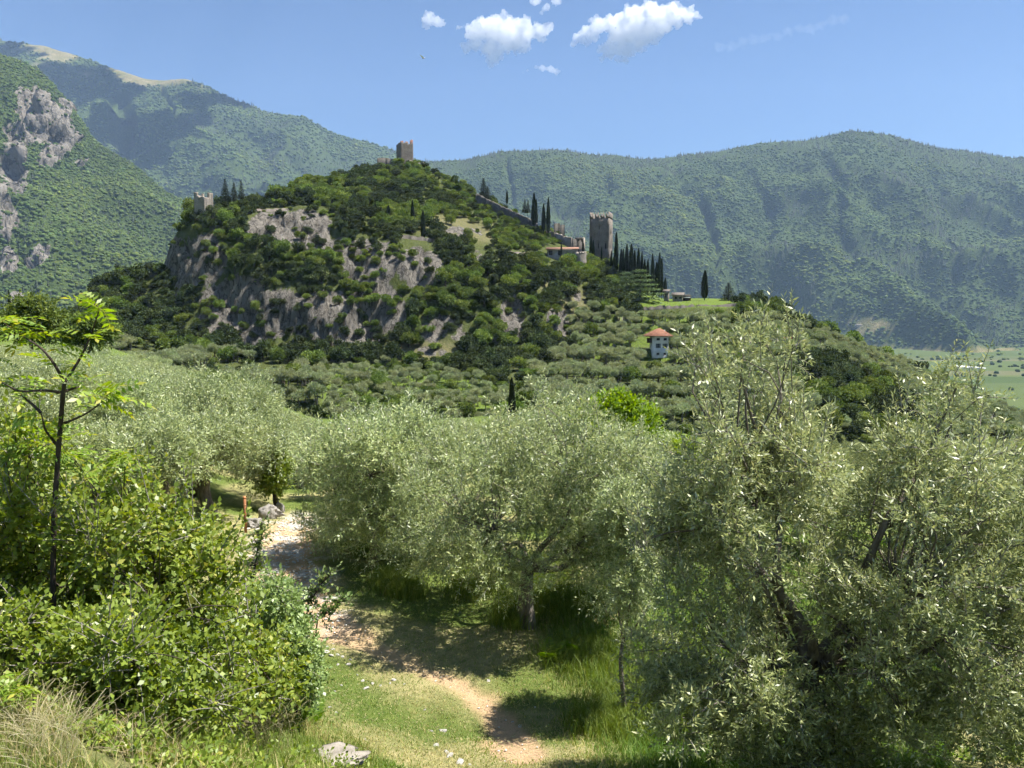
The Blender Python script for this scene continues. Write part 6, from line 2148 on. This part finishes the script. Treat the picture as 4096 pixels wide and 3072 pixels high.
def boulder(label, X, Y, wpx, hpx, mat, seed, flat=None, cat='rock', sub=4, rough=0.4, lift=0.45):
    h = look(X, Y)
    v, f = rock_mesh(seed, 1.0, rough, sub)
    n2 = np.abs(fbm(v * np.array([3, 3, 1.2]), 4, seed + 5))
    v = v * (1 - 0.34 * n2)[:, None]
    w, hh = px_w(wpx, h.y) / 2, px_w(hpx, h.y) / 2
    o = obj('rock', mesh('rock', v * np.array([w, w * 0.8, hh]), f, [mat], smooth_shade=False), None, h + Vector((0, 0, hh * lift)), (0, 0, r.uniform(0, 1)))
    return tag(o, label, cat)


boulder('grey rock outcrop with dark crevices at the bend of the track', 1085, 2075, 95, 105, M_GREYROCK, 81, rough=0.6)
boulder('lower grey rock in front of the outcrop', 1020, 2105, 90, 60, M_GREYROCK, 82, rough=0.6)
boulder('small grey rock at the outer end of the outcrop', 1120, 2050, 50, 80, M_GREYROCK, 83, rough=0.6)
boulder('flat pale limestone slab at the bottom edge beside the grass', 1300, 3035, 330, 36, M_SLAB, 84, rough=0.2, lift=0.0)
boulder('small white slab end beside the flat limestone slab', 1410, 3062, 120, 26, M_SLAB, 85, rough=0.2, lift=0.1)
boulder('pale boulder behind the large shrub at the picture edge', -10, 2600, 150, 90, M_SLAB, 86)
boulder('second pale boulder lower down at the picture edge', 90, 2680, 150, 90, M_SLAB, 87)


# ---- grass
def blades(P, h, w, lean, tint, r, seg=1):
    n = len(P)
    a = r.uniform(0, 6.283, n)
    s = np.stack([np.cos(a), np.sin(a), 0 * a], -1) * (w * 0.5)[:, None]
    b = r.uniform(0, 6.283, n)
    d = np.stack([np.cos(b), np.sin(b), 0 * b], -1) * (lean * h)[:, None]
    up = np.array([0, 0, 1.0])
    m = P + up * (h * 0.6)[:, None] + d * 0.35
    t_ = P + up * (h * np.sqrt(np.clip(1 - lean ** 2 * 0.5, 0.2, 1)))[:, None] + d
    v = np.stack([P - s, P + s, m + s * 0.7, t_, m - s * 0.7], 1).reshape(-1, 3)
    i = np.arange(n) * 5
    f = [np.stack([i, i + 1, i + 2, i + 4], -1), np.stack([i + 4, i + 2, i + 3], -1)]
    return v, f, np.concatenate([tint, tint])


def grass_patch(name, label, n, sampler, hmin, hmax, mat, seed, w=0.006, lean=0.5, dryness=None):
    r = np.random.default_rng(seed)
    x, y, hs = sampler(r, n)
    z = ground_z(x, y)
    P = np.stack([x, y, z - 0.01], -1)
    h = r.uniform(hmin, hmax, len(x)) * hs
    tint = np.clip(r.beta(2, 2.5, len(x)) + (dryness(x, y) if dryness else 0), 0, 1)
    v, f, tt = blades(P, h, w * r.uniform(0.7, 1.5, len(x)), np.clip(r.normal(lean, 0.25, len(x)), 0, 1.1), tint, r)
    o = obj(name, mesh(name, v, f, [mat], {'tint': tt}))
    return tag(o, label, None, kind='stuff')


def on_terrace(r, n):
    y = 8.5 + 20 * r.random(n) ** 1.4; X = r.uniform(1000, 3900, n)
    x = (X - 2048) / F * y
    pdv, pav = path_dist(x, y)
    hf = np.interp(pav, [0, 2, 5, 7, 9, 13], [0.42, 0.42, 0.40, 0.55, 0.75, 0.75])
    k = (pdv > hf * r.uniform(0.6, 1.3, n))
    lushv = smooth(0.6, 2.6, x - (-0.6 + 0.02 * y)) * smooth(0.3, 1.4, pdv)
    hs = 0.45 + 1.6 * lushv
    return x[k], y[k], hs[k]


dryf = lambda x, y: 0.28 - 0.5 * smooth(0.6, 2.6, x + 0.4) + 0.25 * fbm(np.stack([x, y, 0 * x], -1) * 0.8, 2, 15)
grass_patch('grass', 'short meadow grass on the terrace round the path', 125000, on_terrace, 0.05, 0.15, M_GRASS, 71, 0.012, 0.6, dryf)


def tall_spots(r, n):
    cx = np.array([(2250, 2420, 140), (2350, 2620, 150), (2550, 2780, 180), (2750, 2650, 150), (2700, 2900, 200), (2150, 2300, 120), (1560, 2330, 60), (1620, 2350, 60), (1900, 2330, 100), (2900, 2960, 160), (2420, 2900, 120), (2050, 2480, 60), (3500, 2900, 250), (2950, 2750, 150)], float)
    k = r.integers(0, len(cx), n)
    X = cx[k, 0] + r.normal(size=n) * cx[k, 2] * 0.55; Y = cx[k, 1] + r.normal(size=n) * cx[k, 2] * 0.3
    a = (X - 2048) / F; b = (1536 - Y) / F
    s = -6.65 / (-SP + b * CP)
    x, y = a * s, (CP + b * SP) * s
    k = (path_dist(x, y)[0] > 0.6) & (y > 7) & (y < 30)
    return x[k], y[k], np.ones(k.sum())


grass_patch('tall_grass', 'tall green grass and weeds under the olives', 30000, tall_spots, 0.18, 0.5, M_GRASS, 72, 0.012, 0.5, lambda x, y: -0.12 + 0 * x)


def bank(r, n):
    X = r.uniform(-300, 1500, n); y = r.uniform(3.6, 9.5, n)
    x = (X - 2048) / F * y
    k = fbm(np.stack([x, y, 0 * x], -1) * 1.6, 2, 16) > -0.6
    return x[k], y[k], np.ones(k.sum())


grass_patch('bank_grass', 'pale dry and green grass on the bank below the shrub', 26000, bank, 0.05, 0.20, M_GRASS, 73, 0.006, 0.55, lambda x, y: 0.25 + 0.3 * fbm(np.stack([x, y, 0 * x], -1) * 1.4, 2, 17))


def plume_clump(label, spots, D, n, r):
    """feather grass: many fine arching stems with silky awns, one tussock"""
    vs, fs, off, tn = [], [], 0, []
    tb = Tubes()
    lv = Leaves()
    for _ in range(n):
        X, Y = spots[r.integers(len(spots))]
        c_ = at(X + r.normal() * 45, Y, D + r.normal() * 0.35)
        z0 = gz(c_[0], c_[1])
        hgt = max(0.18, c_[2] - z0) * r.uniform(0.75, 1.15)
        b = np.array([c_[0] + r.normal() * 0.05, c_[1], z0 - 0.02])
        a = r.uniform(0, 6.283); ln = r.uniform(0.15, 0.5) * hgt
        t_ = np.linspace(0, 1, 9)
        bx = ln * t_ ** 2.2
        P = b + np.stack([np.cos(a) * bx, np.sin(a) * bx, hgt * (t_ - 0.22 * t_ ** 4)], -1)
        # awn curls over
        q = np.linspace(0, 1, 7)[1:]
        A = P[-1] + np.stack([np.cos(a) * 0.16 * np.sin(q * 1.9), np.sin(a) * 0.16 * np.sin(q * 1.9), 0.10 * np.sin(q * 2.6) - 0.05 * q], -1)
        Q = np.concatenate([P, A])
        tb.add(Q, np.concatenate([np.linspace(0.0012, 0.0007, 9), np.linspace(0.0015, 0.0007, 6)]), 3)
    me = tb.mesh('tussock', M_DRY)
    at_ = me.attributes.new('tint', 'FLOAT', 'FACE')
    nf = len(me.polygons)
    at_.data.foreach_set('value', np.clip(r.beta(2, 2, nf // 42 + 1).repeat(42)[:nf] * 0.6 + 0.35, 0, 1).astype(np.float32))
    b0 = np.array(me.vertices[0].co)
    o = obj('plume_grass', me)
    return tag(o, label, 'grass tussock')


plume_clump('tussock of silvery plume grass in the corner below the shrub', [(60, 2830), (200, 2850), (260, 2830), (20, 2900), (150, 2950)], 4.3, 240, r)
plume_clump('small tussock of plume grass at the foot of the shrub near the path', [(1040, 2810), (1080, 2800), (1010, 2830)], 7.2, 110, r)
plume_clump('thin dry grass tussock by the bottom edge', [(520, 2990), (560, 3000), (480, 3020), (620, 2930)], 4.8, 70, r)

# leafy weeds on the bank
rw = np.random.default_rng(88)
nw_ = 1500
Xw = rw.uniform(150, 1500, nw_); yw = rw.uniform(4.4, 9.0, nw_)
xw = (Xw - 2048) / F * yw
kw_ = fbm(np.stack([xw, yw, 0 * xw], -1) * 1.1, 2, 19) > 0.0
xw, yw = xw[kw_], yw[kw_]
ow = np.stack([xw, yw, ground_z(xw, yw)], -1)
lw = Leaves()
twig_leaves(lw, None, ow, np.array([0, 0, 1.0]) + 0.6 * rw.normal(size=ow.shape), rw.uniform(0.08, 0.30, len(ow)), 9, 0.05, 0.026, rw)
tag(obj('weeds', lw.mesh('weeds', M_BUSH)), 'low leafy weeds on the bank between shrub and path', None, kind='stuff')

# ferns and weeds
def fern(label, X, Y, n, size, r):
    h = look(X, Y)
    root = thing('fern', label, 'fern', h)
    for _ in range(n):
        o = obj('leaf', FERNLEAF[r.integers(3)], root, (0, 0, 0.02), (r.normal() * 0.15, -r.uniform(0.5, 1.1), r.uniform(0, 6.28)))
        s = size * r.uniform(0.7, 1.2); o.scale = (s, s, s)
    return root


def fern_leaf(seed):
    q = np.random.default_rng(seed)
    lv = Leaves(); n = 16
    t_ = np.linspace(0.15, 0.98, n)
    L = 0.5
    c_ = np.stack([t_ * L, 0 * t_, -0.25 * L * t_ ** 2.2], -1)
    for sg in (1, -1):
        lv.add(c_, np.stack([0.3 + 0 * t_, sg + 0 * t_, -0.1 + 0 * t_], -1), np.array([0, 0, 1.0]) + 0.15 * q.normal(size=(n, 3)), L * 0.36 * np.sin(np.clip(t_ * 2.6 + 0.5, 0, 3.0)) + 0.01, np.full(n, 0.028), q.beta(2, 2, n))
    return lv.mesh('leaf', M_FERN)


FERNLEAF = [fern_leaf(s) for s in range(3)]
for X, Y, n, s_, lab in [(2190, 2640, 9, 0.9, 'fern in the tall grass below the broad round olive'), (2300, 2620, 8, 0.8, 'fern nearer the young slim olive'), (2560, 2600, 8, 0.9, 'fern behind the young slim olive'), (4010, 3030, 9, 0.9, 'bright fern in the bottom corner under the nearest olive'),
                         (3860, 3050, 7, 0.7, 'smaller fern beside the bright one under the nearest olive'), (1250, 2900, 9, 0.7, 'feathery green weed at the shrub foot beside the path'), (1180, 2920, 8, 0.6, 'low weed by the limestone slab')]:
    fern(lab, X, Y, n, s_, r)

# pebbles strewn over the path and track
r = np.random.default_rng(31)
n = 1100
i = np.where(r.random(n) < 0.7, r.integers(7, len(PATH) - 1, n), r.integers(0, len(PATH) - 1, n)); t_ = r.random(n)
q = PATH[i] * (1 - t_)[:, None] + PATH[i + 1] * t_[:, None] + r.normal(size=(n, 2)) * np.where(i > 6, 0.6, 0.55)[:, None]
vv, ff = [], []
v0, f0 = ico(1)
zq = ground_z(q[:, 0], q[:, 1])
for k in range(n):
    s_ = r.uniform(0.008, 0.022) * (1.7 if i[k] > 6 else 1.0)
    vv.append(v0 * s_ * r.uniform(0.6, 1.3, 3) * np.array([1, 1, 0.6]) + np.array([q[k, 0], q[k, 1], zq[k] - 0.03])); ff.append(f0 + 42 * k if len(v0) == 42 else f0 + len(v0) * k)
tag(obj('pebbles', mesh('pebbles', np.concatenate(vv), np.concatenate(ff), [M_LIME])), 'small pale pebbles strewn along the path', None, kind='stuff')

# dry leaves and bits of straw lying on the turf
n = 16000
y = 8.5 + 17 * r.random(n) ** 1.3; x = (r.uniform(1050, 3200, n) - 2048) / F * y
k = ground_z(x, y) < -6.0
x, y = x[k], y[k]
ll = Leaves()
a = r.uniform(0, 6.283, len(x))
ll.add(np.stack([x, y, ground_z(x, y) + 0.012], -1), np.stack([np.cos(a), np.sin(a), 0.15 * r.normal(size=len(x))], -1), np.array([0, 0, 1.0]) + 0.4 * r.normal(size=(len(x), 3)), r.uniform(0.02, 0.07, len(x)), r.uniform(0.008, 0.022, len(x)), 0.45 * r.random(len(x)))
tag(obj('leaf_litter', ll.mesh('leaf_litter', M_DRY)), 'dry leaves and straw lying on the turf', None, kind='stuff')

# a bird gliding below the clouds
c_ = at(1694, 233, 90.0)
t_ = np.linspace(-1, 1, 13)
body = Tubes(); body.add(np.stack([t_ * 0.22, 0 * t_, 0 * t_], -1), 0.045 * np.sqrt(np.clip(1 - t_ ** 2, 0.02, 1)), 8)
bird = thing('bird', 'tiny pale bird gliding below the clouds', 'bird', c_, math.radians(-30))
M_BIRD = plain('grey_feathers', (0.22, 0.20, 0.22), 0.8, 0.1)
M_WING = plain('pale_feathers', (0.75, 0.75, 0.75), 0.8, 0.1)
obj('body', body.mesh('body', M_BIRD), bird)
for sg in (1, -1):
    wv_ = np.array([(0.10, 0.03 * sg, 0.02), (-0.10, 0.03 * sg, 0.02), (-0.16, 0.28 * sg, 0.16), (-0.12, 0.52 * sg, 0.24), (0.0, 0.30 * sg, 0.18)])
    wv2 = wv_ + np.array([0, 0, 0.012])
    obj('wing', mesh('wing', np.concatenate([wv_, wv2]), [(0, 1, 2, 4), (2, 3, 4), (5, 9, 7, 6), (7, 9, 8)], [M_WING]), bird)
